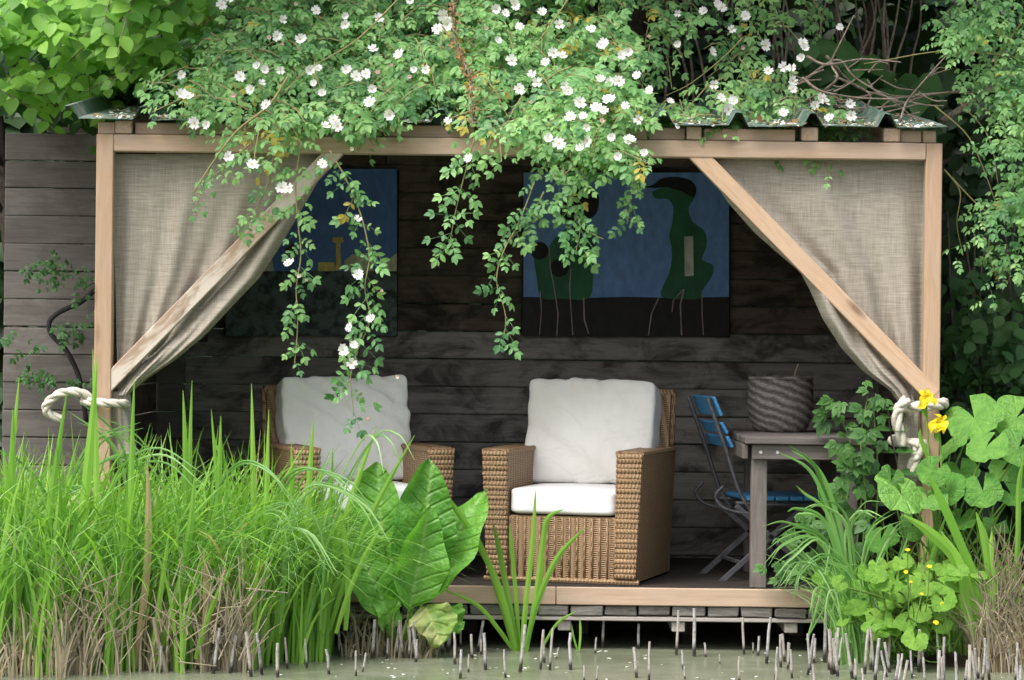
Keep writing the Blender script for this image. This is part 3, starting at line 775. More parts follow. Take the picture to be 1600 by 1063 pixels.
for (lx, ly) in ((P(1185, 800, .1).x, .1), (tx0 + .50, .1), (P(1200, 800, .1).x, 1.0), (tx0 + .50, 1.0)):
    piece('leg', (lx, ly, -.006), (lx, ly, tz - .037), .075, .073, M['greywood'], tab, up=(0, 1, 0), jit=.001)
for x in (tx0 + .07, tx0 + .15):
    MB().lathe([(.0, -.004), (.008, -.004), (.008, 0), (.0, .0)], (0, 0, 0), 8).build('bolt', M['nail'], tab).matrix_basis = Matrix.Translation((x, .029, tz - .072)) @ Matrix.Rotation(R(90), 4, 'X')
bc = P(1219, 664, .85); bc.z = tz
bas = thing('woven_basket', 'round grey woven basket standing on the table', 'basket', bc)
pr = [(0, 0), (.118, 0), (.132, .012)] + [(.137 + .028 * math.sin(min(1, k / 11) * 2.0) + (.0045 if k % 2 else 0), .02 + .0145 * k) for k in range(17)] + [(.150, .272), (.140, .262), (.140, .05), (0, .05)]
MB().lathe(pr, (0, 0, 0), 40).build('basket_body', M['basket'], bas, smooth=True, world=False)
tor = [(.155 * math.cos(a), .155 * math.sin(a), .268 + .003 * math.sin(9 * a)) for a in np.linspace(0, 2 * math.pi, 33)]
MB().tube(tor, .011, 6, cap=False).build('rim', M['basket'], bas, smooth=True, world=False)
MB().lathe([(0, .2), (.139, .2)], (0, 0, 0), 24).build('soil', M['soil'], bas, world=False)
MB().tube([(.055, -.03, .2), (.07, -.035, .30), (.085, -.04, .345)], [.006, .005, .003], 5).build('dry_stalk', M['straw'], bas, world=False)

# ================================================================ blue folding chair, side-on behind the table leg
fold = thing('folding_chair', 'blue slatted folding chair with dark iron frame by the table', 'chair', P(1190, 915, .65))
YN, YF, SH = .46, .86, -.07                         # near side, far side, and how far the far side lies to the left
def fp(px, py, far=0):
    p = P(px, py, YN); return Vector((p.x + SH * far, YN + (YF - YN) * far, p.z))
for far in (0, 1):
    MB().tube(catmull([fp(1106, 622, far), fp(1122, 668, far), fp(1135, 705, far), fp(1148, 748, far), fp(1160, 778, far), fp(1176, 803, far)], 6), .011, 6).build('back_frame', M['iron'], fold, smooth=True)
    MB().tube([fp(1150, 786, far), fp(1215, 789, far), fp(1284, 788, far)], .009, 6).build('seat_rail', M['iron'], fold, smooth=True)
    MB().tube(catmull([fp(1130, 760, far), fp(1118, 775, far), fp(1128, 792, far), fp(1150, 800, far), fp(1176, 803, far)], 6), .008, 6).build('hinge_arc', M['iron'], fold, smooth=True)
    piece('leg', fp(1258, 792, far), fp(1118, 917, far), .012, .028, M['iron'], fold)
    piece('leg', fp(1150, 790, far), fp(1292, 917, far), .012, .028, M['iron'], fold)
piece('stretcher', fp(1160, 880, 0), fp(1160, 880, 1), .014, .02, M['iron'], fold)
piece('stretcher', fp(1250, 880, 0), fp(1250, 880, 1), .014, .02, M['iron'], fold)
for (a, b) in (((1109, 620), (1122, 650)), ((1121, 660), (1131, 677)), ((1130, 682), (1139, 699))):
    p, q = fp(*a), fp(*b); mid = (p + q) / 2 + Vector((.018, 0, 0)); h = (q - p).length; up = (p - q).normalized()
    far = mid + Vector((SH, YF - YN + .04, 0)); near = mid + Vector((0, -.03, 0))
    piece('back_slat', near, far, .016, h, M['blue'], fold, up=up, ch=.004)
for k in range(5):
    p = fp(1168 + k * 22.5 + 9, 779); w = 20 / 322
    piece('seat_slat', p + Vector((0, -.03, 0)), p + Vector((SH, YF - YN + .04, 0)), w, .022, M['blue'], fold, ch=.004)

# ================================================================ two paintings on the wall
PY = WY - .035
def painting(label, box, layers):
    (l, t_, r, b) = box
    c = P((l + r) / 2, b, PY); th = thing('painting', label, 'painting', c, 0, None)
    p0, p1 = P(l, t_, PY), P(r, b, PY)
    piece('panel', (p0.x, PY + .008, (p0.z + p1.z) / 2), (p1.x, PY + .008, (p0.z + p1.z) / 2), .016, abs(p0.z - p1.z), M['p_black'], th)
    y = PY - .001
    for (nm, mat, pts) in layers:
        y -= .0012; m = MB()
        q = [P(a, bb, y) for a, bb in pts]; n = len(q)
        bk_ = [v_ + Vector((0, .001, 0)) for v_ in q]
        m.add(q + bk_, [list(range(n))] + [[i, (i + 1) % n, n + (i + 1) % n, n + i] for i in range(n)])
        o = m.build(nm, M[mat], th)
        # face towards the viewer
        if o.data.polygons[0].normal.y > 0: o.data.flip_normals()
    return th
def sm(pts, n=5):
    c = catmull([Vector((a, b, 0)) for a, b in pts + [pts[0]]], n)[:-1]; return [(v_.x, v_.y) for v_ in c]
def ell(cx, cy, rx, ry, n=18): return [(cx + rx * math.cos(2 * math.pi * k / n), cy + ry * math.sin(2 * math.pi * k / n)) for k in range(n)]
def drip(pts, w):
    L = [(a - w, b) for a, b in pts]; Rr = [(a + w, b) for a, b in pts]; return L + Rr[::-1]
painting('painting of dark green figures in black hats on a blue ground', (817, 269, 1140, 527), [
    ('blue_field', 'p_blue', [(818, 270), (1139, 270), (1139, 464), (1060, 466), (980, 464), (900, 466), (818, 464)]),
    ('dark_field', 'p_purple', [(818, 464.5), (900, 466.5), (980, 464.5), (1060, 466.5), (1139, 464.5), (1139, 526), (818, 526)]),
    ('figure', 'p_green', sm([(1018, 300), (1024, 310), (1044, 312), (1052, 326), (1050, 350), (1046, 368), (1050, 395), (1046, 425), (1032, 460), (1050, 467), (1092, 467), (1097, 455), (1112, 432), (1114, 415), (1097, 405), (1104, 385), (1101, 362), (1082, 346), (1076, 325), (1086, 306), (1070, 296), (1040, 292)])),
    ('figure', 'p_green', sm([(833, 400), (838, 430), (846, 465), (880, 467), (920, 466), (927, 430), (929, 390), (936, 372), (925, 356), (905, 348), (885, 358), (868, 372), (858, 385), (845, 400)])),
    ('hat', 'p_black', sm([(1006, 293), (1022, 288), (1035, 279), (1060, 277), (1080, 283), (1088, 296), (1083, 308), (1066, 300), (1042, 293), (1024, 294)])),
    ('hat', 'p_black', sm([(874, 342), (878, 322), (892, 305), (910, 290), (930, 296), (936, 315), (928, 338), (900, 345)])),
    ('head', 'p_black', ell(843, 392, 14, 14)), ('head', 'p_black', ell(874, 419, 15, 14)),
    ('pale_stripe', 'p_white', [(1069, 370), (1083, 369), (1084, 431), (1070, 432)]),
    ('paint_drip', 'p_drip', drip([(844, 455), (846, 485), (843, 524)], .7)), ('paint_drip', 'p_drip', drip([(858, 385), (860, 420), (866, 450), (872, 490), (870, 525)], .9)),
    ('paint_drip', 'p_drip', drip([(892, 420), (890, 450), (893, 495), (895, 524)], .8)), ('paint_drip', 'p_drip', drip([(912, 465), (913, 500), (920, 522)], 1.1)),
    ('paint_drip', 'p_drip', drip([(1030, 464), (1018, 490), (1013, 525)], .9)), ('paint_drip', 'p_drip', drip([(1068, 452), (1052, 470), (1050, 488)], .9)),
    ('paint_drip', 'p_drip', drip([(1069, 452), (1063, 476), (1065, 524)], 1.1)), ('paint_drip', 'p_drip', drip([(1097, 458), (1097, 490), (1099, 524)], .7)),
])
painting('painting of pale shapes and an ochre cross under a navy sky', (352, 263, 621, 526), [
    ('navy_field', 'p_navy', [(353, 264), (620, 264), (620, 424), (353, 424)]),
    ('slate_field', 'p_slate', [(353, 424.5), (620, 424.5), (620, 525), (353, 525)]),
    ('pale_shape', 'p_cream', [(398, 424), (400, 405), (412, 394), (424, 400), (428, 424)]),
    ('pale_shape', 'p_cream', [(537, 424), (538, 408), (550, 398), (575, 395), (582, 404), (584, 424)]),
    ('pale_shape', 'p_cream', [(592, 424), (600, 412), (612, 402), (620, 396), (620, 424)]),
    ('ochre_bar', 'p_yellow', [(524, 423), (525, 380), (519, 378), (520, 371), (536, 371), (537, 378), (532, 380), (533, 423)]),
    ('ochre_bar', 'p_yellow', [(496, 424), (498, 410), (523, 410), (523, 424)]),
    ('maroon_shape', 'p_red', [(444, 402), (447, 388), (458, 380), (464, 392), (462, 404)]),
])
# ================================================================ leaves
LEAFLET = leaf_t([.05, .75, 1.0, .72, .0], 1, .54, .28, .18)
def compound(n, L, spread=62, droop=.12):
    parts = []; k = n // 2
    for i in range(k):
        x = .30 + .52 * i / max(1, k - 1) if k > 1 else .5
        for s in (-1, 1):
            a = R(spread + random.uniform(-12, 12) - 8 * i); ln = .36 * random.uniform(.85, 1.12) * (1.0 - .12 * abs(i - 1))
            parts.append(xf_t(LEAFLET, (x, 0, -droop * x * x), (math.cos(a), s * math.sin(a), -.18 + random.uniform(-.15, .1)), (random.uniform(-.25, .25), s * -.2, 1), ln))
    parts.append(xf_t(LEAFLET, (.80, 0, -droop * .64), (1, random.uniform(-.2, .2), -.3), (0, 0, 1), .42))
    rv = np.array([(0, .008, 0), (0, -.008, 0), (.85, -.006, -droop * .72), (.85, .006, -droop * .72)]); parts.append((rv, np.array([[0, 1, 2, 3]])))
    return merge_t(parts)
ROSE = [compound(7, 1), compound(5, 1, 58), compound(7, 1, 68, .2), compound(5, 1, 64, .05)]
BROAD = [leaf_t([.25, .82, 1.0, .88, .55, .0], 1, .82, .22, .22, .012), leaf_t([.3, .9, 1.0, .8, .45, .0], 1, .9, .12, .32, .015), leaf_t([.2, .75, 1.0, .95, .6, .05], 1, .78, .3, .12, .01)]
def lobed():
    parts = []
    for a, s in ((0, 1), (48, .8), (-48, .8), (100, .52), (-100, .52)):
        parts.append(xf_t(leaf_t([.2, .9, 1, .6, 0], 1, .62, .2, .2), (0, 0, 0), (math.cos(R(a)), math.sin(R(a)), -.08), (0, 0, 1), .62 * s))
    return merge_t(parts)
LOBED = [lobed(), lobed()]
def rnd_dirs(N, mean, sd):
    return nrmz(np.array(mean)[None] + rng.normal(0, 1, (N, 3)) * np.array(sd)[None])
def leaf_mass(name, T, poly, yfn, n, size, mat, parent, dmean=(0, -.35, -.7), dsd=(.8, .4, .45), nmean=(0, -.65, .75), nsd=(.45, .3, .3), rn=None, **k):
    pp = sample_poly(poly, n); y = yfn(pp); pos = PA(pp, y)
    return link(name, scatter(name, T, pos, rnd_dirs(n, dmean, dsd), rnd_dirs(n, nmean, nsd), rng.uniform(size[0], size[1], n)), parent, mat, **k)
def sprays(poly, n, yfn, L, per, size, dmean=(0, -.6, -.25), dsd=(.8, .3, .35), sag=.5):
    """short leafy shoots: returns leaf arrays and the shoot curves"""
    pp = sample_poly(poly, n); base = PA(pp, yfn(pp)); d0 = rnd_dirs(n, dmean, dsd); pos = []; dr = []; nm = []; sc = []; rd = []; curves = []
    for i in range(n):
        l = random.uniform(*L); b = Vector(base[i]); d = Vector(d0[i]); cur = [b + d * l * t + Vector((0, 0, -sag * l * t * t)) for t in np.linspace(0, 1, 6)]
        curves.append(cur); m = random.randint(*per); tone = random.random()
        for j in range(m):
            t = (j + .6) / m; q = min(4, int(t * 5)); p = cur[q].lerp(cur[q + 1], t * 5 - q); tg = (cur[q + 1] - cur[q]).normalized()
            sd = tg.cross(Vector((random.gauss(0, .3), -.6, .8))).normalized() * (1 if j % 2 else -1)
            dv = sd * .8 + tg * random.uniform(.3, .9) + Vector((0, -.1, -.3 * random.random())); 
            pos.append(p); dr.append(dv); nm.append((random.gauss(0, .35), -.65 + random.gauss(0, .25), .75 + random.gauss(0, .25)))
            sc.append(random.uniform(*size) * (1 - .35 * t * t)); rd.append(min(.999, max(0, tone * .6 + .4 * random.random())))
    return np.array([tuple(p) for p in pos]), np.array([tuple(p) for p in dr]), np.array(nm), np.array(sc), np.array(rd), curves

# ---------------------------------------------------------------- hillside cover, and trees added overhead to shade the gaps behind the roof
N = 8500
hx, hy = rng.uniform(-6, 6, N), 4.7 + 3.4 * rng.random(N)
hp = np.stack([hx, hy, np.array([gh(a, b) for a, b in zip(hx, hy)]) + rng.uniform(.02, .3, N)], -1)
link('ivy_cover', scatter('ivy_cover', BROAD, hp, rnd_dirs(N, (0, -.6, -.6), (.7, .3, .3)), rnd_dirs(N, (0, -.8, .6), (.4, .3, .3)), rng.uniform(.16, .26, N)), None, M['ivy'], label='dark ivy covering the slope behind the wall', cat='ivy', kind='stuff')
def tree(name, label, x, y, h, crown, n, mat, group, lean=0.0, r0=.08, size=(.15, .24)):
    tr = thing(name, label, 'tree', (x, y, gh(x, y)), 0, group); b = Vector((x, y, gh(x, y) - .1))
    top = b + Vector((lean, -.3, h)); m = MB().tube(catmull([b, b.lerp(top, .35) + Vector((.08, .03, 0)), b.lerp(top, .7) - Vector((.06, 0, 0)), top], 5), list(np.linspace(r0, r0 * .3, 16)), 8)
    tk = m.build('trunk', M['bark'], tr, smooth=True)
    for k in range(9):
        a = b.lerp(top, random.uniform(.35, .95)); an = random.uniform(math.pi, 2 * math.pi) + random.gauss(0, .3); l = random.uniform(.5, 1.1)
        e = a + Vector((math.cos(an) * l, math.sin(an) * l * .8, random.uniform(.1, .7)))
        MB().tube(catmull([a, a.lerp(e, .5) + Vector((0, 0, .1)), e], 4), list(np.linspace(r0 * .35, .006, 9)), 6).build('limb', M['bark'], tk, smooth=True)
    (cx, cy, cz), (rx, ry, rz_) = crown
    nc = 60; cc = rng.normal(0, .48, (nc, 3)); per = n // nc; P_ = []
    for c in cc: P_.append(c[None] + rng.normal(0, .17, (per, 3)))
    q = np.concatenate(P_) * np.array([rx, ry, rz_]) + np.array([cx, cy, cz]); N_ = len(q)
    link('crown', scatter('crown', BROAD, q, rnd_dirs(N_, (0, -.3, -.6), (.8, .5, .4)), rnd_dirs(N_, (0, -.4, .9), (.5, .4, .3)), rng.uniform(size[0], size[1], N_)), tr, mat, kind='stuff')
    return tr
tg_ = 'added trees shading the slope behind the shelter'
tree('added_shade_tree', 'dark trunk and crown added for shade above the left end of the wall', -3.0, 3.3, 4.2, ((-2.7, 3.4, 4.35), (1.5, 3.0, .75)), 4200, M['canopy'], tg_)
tree('added_shade_tree', 'dark tree added for shade behind the rose over the left part of the roof', -.9, 3.7, 4.2, ((-.9, 3.5, 4.45), (1.5, 3.0, .75)), 4200, M['canopy'], tg_)
tree('added_shade_tree', 'dark tree added for shade behind the rose over the middle of the roof', .8, 3.9, 4.2, ((.8, 3.5, 4.45), (1.5, 3.0, .75)), 4200, M['canopy'], tg_)
tree('added_shade_tree', 'dark tree added for shade, rising behind the tangle of twigs at right', 2.0, 3.5, 4.2, ((2.3, 3.4, 4.4), (1.5, 3.0, .75)), 4200, M['canopy'], tg_, .2)
tree('added_shade_tree', 'dark tree added for shade at the far right behind the right post', 3.7, 3.0, 4.2, ((3.9, 3.0, 4.3), (1.4, 3.0, .8)), 4200, M['canopy'], tg_)

# thin bare stems in the dark gap top right
stems = thing('bare_shrub', 'thicket of thin bare grey stems in the dark gap above the roof', 'shrub', P(1250, 200, 2.3))
for k in range(26):
    px = random.uniform(1050, 1440); y = random.uniform(1.9, 2.5); a = P(px + random.uniform(-15, 15), 215, y); b = P(px + random.uniform(-40, 40), -40, y)
    MB().tube(catmull([a, a.lerp(b, .4) + Vector((random.gauss(0, .03), 0, 0)), a.lerp(b, .7) + Vector((random.gauss(0, .03), 0, 0)), b], 4), list(np.linspace(.010, .005, 13)), 5).build('stem', M['twig'], stems, smooth=True)

# ---------------------------------------------------------------- hazel, top left
hz = thing('hazel_shrub', 'bright green broad-leaved shrub overhanging the wall at top left', 'shrub', (-2.5, 2.2, 0))
MB().tube(catmull([(-2.5, 2.2, -.1), (-2.4, 2.1, 1.6), (-2.2, 1.8, 2.6), (-2.0, 1.5, 3.2)], 6), list(np.linspace(.05, .02, 19)), 7).build('trunk', M['bark'], hz, smooth=True)
hpoly = [(-40, -40), (340, -40), (335, 60), (300, 100), (250, 140), (180, 150), (150, 120), (90, 140), (-40, 135)]
def hyf(pp): return .55 + .9 * np.clip(pp[:, 1] / 180, 0, 1) + rng.uniform(-.35, .35, len(pp))
pos, dr, nm, sc, rd, cur = sprays(hpoly, 110, hyf, (.25, .45), (6, 9), (.085, .125), (0, -.8, -.15), (.9, .3, .3), .35)
nfront = 280; order = np.argsort(pos[:, 1]); fr, bk = order[:nfront], order[nfront:]
HM = [tmesh('leaf', t_) for t_ in BROAD]
for h_ in HM: h_.materials.append(M['hazel'])
for i in fr: place_leaf('leaf', HM[i % 3], pos[i], dr[i], nm[i], sc[i], hz)
link('crown', scatter('crown', BROAD, pos[bk], dr[bk], nm[bk], sc[bk], rd[bk]), hz, M['hazel'], kind='stuff')
for c in cur[::2]: MB().tube(c, list(np.linspace(.005, .002, 6)), 4, cap=False).build('twig', M['twig'], hz)
lp = [(-40, 60), (330, 60), (330, 180), (250, 185), (190, 180), (120, 190), (60, 170), (-40, 150)]
leaf_mass('shaded_leaves', BROAD, lp, lambda p: 1.2 + rng.uniform(-.1, .6, len(p)), 620, (.085, .13), M['hazel_shade'], hz, kind='stuff')
# big shaded heart-shaped leaves hanging over the roof at right
leaf_mass('shaded_leaves', BROAD, [(1240, 70), (1330, 60), (1370, 110), (1460, 120), (1470, 165), (1380, 165), (1270, 140)], lambda p: 1.3 + rng.uniform(-.2, .3, len(p)), 70, (.12, .2), M['hazel_shade'], stems, dmean=(0, -.3, -.9))

# ---------------------------------------------------------------- rambling rose over the roof
rose = thing('rambling_rose', 'white-flowered rambling rose spilling over the middle of the roof', 'rose', (-.3, 2.15, 0))
rpoly = [(345, -80), (330, 20), (310, 80), (262, 120), (245, 140), (300, 158), (350, 160), (395, 205), (440, 190), (480, 165), (560, 195), (590, 165), (650, 148), (692, 146), (686, 100), (705, 60), (736, 60), (752, 150), (752, 185), (790, 200), (830, 232), (900, 252), (955, 240), (988, 225), (992, 150), (980, 100), (950, 40), (930, -80)]
def ryf(pp):
    py = pp[:, 1]; return np.interp(py, [-40, 60, 150, 200, 300], [.75, .35, -.05, -.28, -.30]) + rng.uniform(-.14, .18, len(pp))
A = sprays(rpoly, 470, ryf, (.13, .27), (5, 8), (.085, .16), sag=.3)
extra = [([(1000, -40), (1270, -40), (1280, 60), (1230, 90), (1270, 150), (1270, 190), (1180, 195), (1060, 190), (1015, 150), (1060, 120), (1000, 90)], 40), ([(1010, 150), (1330, 150), (1340, 200), (1180, 198), (1030, 185)], 30)]
Bs = [sprays(p, n, lambda pp: np.interp(pp[:, 1], [-40, 200], [1.2, .25]) + rng.uniform(-.2, .4, len(pp)), (.14, .28), (5, 8), (.10, .145)) for p, n in extra]
RM = [tmesh('leaf', t_) for t_ in ROSE]
for h_ in RM: h_.materials.append(M['rose_leaf'])
def strand(pts, y, n, size, spread=.8, down=.5, r=.004, mat='cane', parent=rose, single=True, name='trailing_cane'):
    c = catmull([P(a, b, y + (q if len(p_) > 2 else 0)) for p_ in pts for a, b, q in [(p_[0], p_[1], p_[2] if len(p_) > 2 else 0)]], 8)
    MB().tube(c, list(np.linspace(r, r * .5, len(c))), 5).build(name, M[mat], parent, smooth=True)
    out = []
    for j in range(n):
        t = min(.999, max(0, (j + random.random() * .8) / n + .05 * math.sin(j * 1.3))) * (len(c) - 1.01); q = int(t); p = c[q].lerp(c[q + 1], t - q); tg = (c[q + 1] - c[q]).normalized()
        s = (1 if j % 2 else -1); d = Vector((s * spread * random.uniform(.3, 1.2), -.35 + random.gauss(0, .25), -down + random.gauss(0, .35))) + tg * .25
        nm_ = (random.gauss(0, .4), -.8 + random.gauss(0, .2), .55 + random.gauss(0, .3)); s_ = random.uniform(*size)
        if single: place_leaf('leaf', RM[random.randrange(4)], p, d, nm_, s_, parent)
        else: out.append((p, d, nm_, s_))
    return out
strand([(470, 225), (462, 290), (466, 350), (470, 400), (463, 450), (465, 510), (460, 572)], -.30, 30, (.075, .115), .9)
strand([(515, 235), (543, 285), (565, 340), (577, 400), (570, 450), (578, 500), (560, 545), (548, 590), (553, 650)], -.32, 52, (.08, .13), 1.0)
strand([(742, 215), (728, 265), (712, 330), (702, 385)], -.33, 25, (.085, .125), 1.0)
strand([(835, 285), (812, 345), (786, 395), (776, 440), (790, 495), (784, 548)], -.33, 20, (.08, .12), .9)
strand([(850, 300), (828, 340), (800, 372)], -.31, 14, (.08, .11), .8)
strand([(880, 260), (888, 310), (906, 350), (900, 395)], -.36, 30, (.09, .13), 1.1)
strand([(995, 230), (988, 290), (980, 350)], -.33, 18, (.075, .11), .8)
strand([(430, 225), (420, 280), (400, 330), (385, 350)], -.30, 18, (.08, .11), .9)
strand([(390, 225), (350, 262), (320, 285)], -.30, 10, (.07, .10), .9)
strand([(330, 258), (314, 300), (305, 334)], -.41, 5, (.05, .08), .5)
strand([(905, 350), (918, 362), (943, 374)], -.36, 0, (.08, .1))
strand([(450, 120), (420, 165), (370, 205), (330, 258), (303, 300)], -.42, 0, (.1, .1), r=.0065)
strand([(690, 40), (705, 62), (722, 80)], -.2, 0, (.1, .1), r=.005)
for pts in ([(440, 225), (432, 250), (424, 268)], [(400, 232), (420, 240), (455, 248)], [(1160, 60), (1130, 90), (1080, 130), (1040, 150)], [(640, -20), (560, 60), (480, 110), (440, 150)], [(900, -20), (860, 40), (820, 90)]):
    strand(pts, -.2 if pts[0][0] < 1000 else .6, 0, (.1, .1), r=.004)
allp = [A] + Bs
cat_ = [np.concatenate([q[i] for q in allp]) for i in range(5)]
link('leafy_shoots', scatter('leafy_shoots', ROSE, *cat_[:4], cat_[4]), rose, M['rose_leaf'], kind='stuff')
m = MB()
for q in allp:
    for c in q[5]: m.tube([c[0], c[2], c[5]], [.0035, .003, .002], 4, cap=False)
m.build('shoots', M['cane'], rose, kind='stuff')
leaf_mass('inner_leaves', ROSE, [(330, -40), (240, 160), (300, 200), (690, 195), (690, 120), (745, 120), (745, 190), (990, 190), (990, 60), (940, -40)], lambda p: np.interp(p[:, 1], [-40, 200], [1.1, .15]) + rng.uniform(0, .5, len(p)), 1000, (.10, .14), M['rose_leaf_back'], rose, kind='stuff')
# flowers: five notched petals, yellow stamens
pet = (np.array([(0, .012, 0), (0, -.012, 0), (.5, -.36, .10), (.5, 0, .03), (.5, .36, .10), (.95, -.36, .16), (.86, 0, .10), (.95, .36, .16)]), np.array([[0, 1, 2, 3], [0, 3, 3, 4], [3, 2, 5, 6], [4, 3, 6, 7]]))
pet = (pet[0], np.array([[1, 2, 3, 0], [0, 3, 4, 0], [3, 2, 5, 6], [4, 3, 6, 7]]))
def flower_mesh(cup, npet=5):
    m = MB()
    for k in range(npet):
        a = 2 * math.pi * k / npet + random.uniform(-.12, .12); ca_, sa = math.cos(a), math.sin(a); cp = cup + random.uniform(-.12, .12); s_ = random.uniform(.9, 1.08); v = []
        for (x, y, z) in pet[0]:
            xr_, zr_ = x * math.cos(cp) - z * math.sin(cp), x * math.sin(cp) + z * math.cos(cp); v.append((s_ * (xr_ * ca_ - y * sa), s_ * (xr_ * sa + y * ca_), s_ * zr_ + .012 * k))
        m.add(v, [[1, 2, 3, 0], [0, 3, 4], [3, 2, 5, 6], [4, 3, 6, 7]])
    return m.mesh('flower', True)
FM = [flower_mesh(c) for c in (.1, .2, .35, .5, .15)] + [flower_mesh(.3, 4)]; FP = [flower_mesh(.95), flower_mesh(1.1)]
for f_ in FM: f_.materials.append(M['petal'])
for f_ in FP: f_.materials.append(M['petal_pink'])
stm = MB()
for k in range(14):
    a = 2.4 * k; r_ = .05 + .016 * k; stm.tube([(r_ * .4 * math.cos(a), r_ * .4 * math.sin(a), .02), (r_ * math.cos(a), r_ * math.sin(a), .16)], .022, 4)
STM = stm.mesh('stamens'); STM.materials.append(M['stamen'])
def flower(px, py, y, s=.036, pink=False, parent=rose):
    p = P(px, py, y); nz = rnd_dirs(1, (0, -.95, .45), (.4, .2, .3))[0]; d = rnd_dirs(1, (1, 0, 0), (.6, .1, .9))[0]
    o = place_leaf('flower', random.choice(FP if pink else FM), p, d, nz, s, parent)
    if not pink: link('stamens', STM, o, world=False)
F_ = [(347, 8), (440, 33), (432, 55), (537, 24), (540, 36), (376, 120), (404, 106), (414, 112), (408, 130), (283, 147), (294, 150), (305, 193), (322, 196), (503, 145), (520, 188), (527, 196), (510, 200), (607, 180), (576, 160), (581, 78), (590, 28), (666, 108), (640, 4), (495, 105), (357, 245), (392, 257), (440, 292), (450, 294), (505, 255), (560, 343), (450, 410), (558, 432), (580, 497), (545, 510), (552, 540), (538, 548), (550, 566), (732, 247), (775, 17), (805, 10), (845, 20), (812, 42), (850, 96), (864, 84), (838, 130), (925, 45), (941, 66), (983, 83), (996, 117), (1013, 141), (1047, 160), (1117, 133), (1138, 172), (1120, 8), (1130, 12), (1061, 22), (1142, 46), (1165, 28), (1195, 70), (1252, 68), (1256, 76), (1238, 108), (1224, 106), (1202, 113), (1240, 140), (1290, 160), (1283, 152), (1225, 175), (1330, 180), (1295, 186), (905, 160), (930, 167), (918, 200), (893, 185), (855, 216), (918, 222), (985, 218), (958, 214), (965, 245), (997, 186), (975, 165), (938, 126), (952, 128), (966, 127), (880, 135), (813, 140), (1008, 238), (945, 172), (880, 88), (700, 37), (682, 45), (800, 5), (905, 230), (1060, 70), (622, 85), (540, 110), (470, 60), (700, 190), (830, 118), (1275, 165)]
F_ += [(float(a), float(b)) for a, b in sample_poly(rpoly, 34)] + [(random.uniform(1030, 1330), random.uniform(0, 190)) for _ in range(9)]
for (a, b) in F_:
    if b > 320: y = -.40
    elif a > 1020: y = float(np.interp(b, [-40, 200], [1.0, -.02]))
    else: y = float(np.interp(b, [-40, 60, 150, 200, 300], [.42, .02, -.38, -.58, -.60]))
    flower(a + random.uniform(-2, 2), b + random.uniform(-2, 2), y, random.uniform(.023, .034))
for (a, b) in [(463, 6), (441, 72), (590, 115), (575, 658), (480, 440), (469, 432), (325, 283), (305, 336), (595, 455), (620, 590), (830, 160), (1015, 60), (1160, 75), (1155, 58), (610, 105), (640, 120), (760, 45), (890, 40), (940, 190), (1170, 148), (365, 150), (550, 232), (420, 60)]:
    y = -.40 if b > 250 else (.8 if a > 1020 else float(np.interp(b, [-40, 60, 150, 200, 300], [.42, .02, -.38, -.58, -.60])))
    flower(a, b, y, random.uniform(.016, .022), True)
# the dead brown strand hanging in the middle
dv = thing('dry_vine', 'dead brown vine strand hanging down through the rose', 'vine', P(738, 190, -.3))
pts = catmull([P(712, -30, -.15), P(708, 40, -.2), P(718, 85, -.25), P(734, 120, -.33), P(738, 190, -.38)], 12)
MB().tube(pts, .004, 5).build('stem', M['twig'], dv)
N = 230; ii = rng.integers(0, len(pts) - 1, N); pp = np.array([tuple(pts[i]) for i in ii]) + rng.normal(0, .014, (N, 3))
link('dry_leaves', scatter('dry_leaves', [PET], pp, rnd_dirs(N, (0, -.2, -.6), (.7, .5, .5)), rnd_dirs(N, (0, -.8, .3), (.5, .4, .5)), rng.uniform(.008, .02, N)), dv, M['dryvine'], kind='stuff')

# ---------------------------------------------------------------- second rose at the right edge
rr = thing('rambling_rose', 'sparser rambling rose hanging down the right edge beside the post', 'rose', (3.0, 1.9, 0))
rp = [([(1470, -40), (1640, -40), (1640, 160), (1590, 190), (1540, 150), (1490, 120), (1500, 60), (1465, 10)], 56, .55), ([(1545, 150), (1640, 130), (1640, 300), (1575, 290), (1550, 240)], 34, .3), ([(1550, 270), (1640, 270), (1640, 400), (1590, 410), (1560, 370)], 28, .25)]
Q = [sprays(p, n, lambda pp, y=y: y + rng.uniform(-.25, .35, len(pp)), (.14, .28), (5, 8), (.085, .13)) for p, n, y in rp]
cq = [np.concatenate([q[i] for q in Q]) for i in range(5)]
od = np.argsort(cq[0][:, 1]); f1, b1 = od[:140], od[140:]
for i in f1: place_leaf('leaf', RM[i % 4], cq[0][i], cq[1][i], cq[2][i], cq[3][i], rr)
link('leafy_shoots', scatter('leafy_shoots', ROSE, *[q[b1] for q in cq[:4]], cq[4][b1]), rr, M['rose_leaf'], kind='stuff')
for pts in ([(1460, 165), (1510, 210), (1535, 260), (1560, 330)], [(1500, 160), (1545, 215), (1560, 290)], [(1600, 90), (1480, 80), (1380, 95), (1350, 100)], [(1475, 265), (1500, 300), (1495, 350), (1505, 400)], [(1475, 265), (1540, 330), (1600, 350)], [(1550, 330), (1545, 400), (1560, 430)], [(1600, 30), (1560, 90), (1530, 160)]):
    strand(pts, .45, 0, (.1, .1), r=.0045, parent=rr, name='cane')
for (a, b) in [(1495, 68), (1520, 85), (1550, 95), (1575, 120)]: flower(a, b, .3, .018, True, rr)
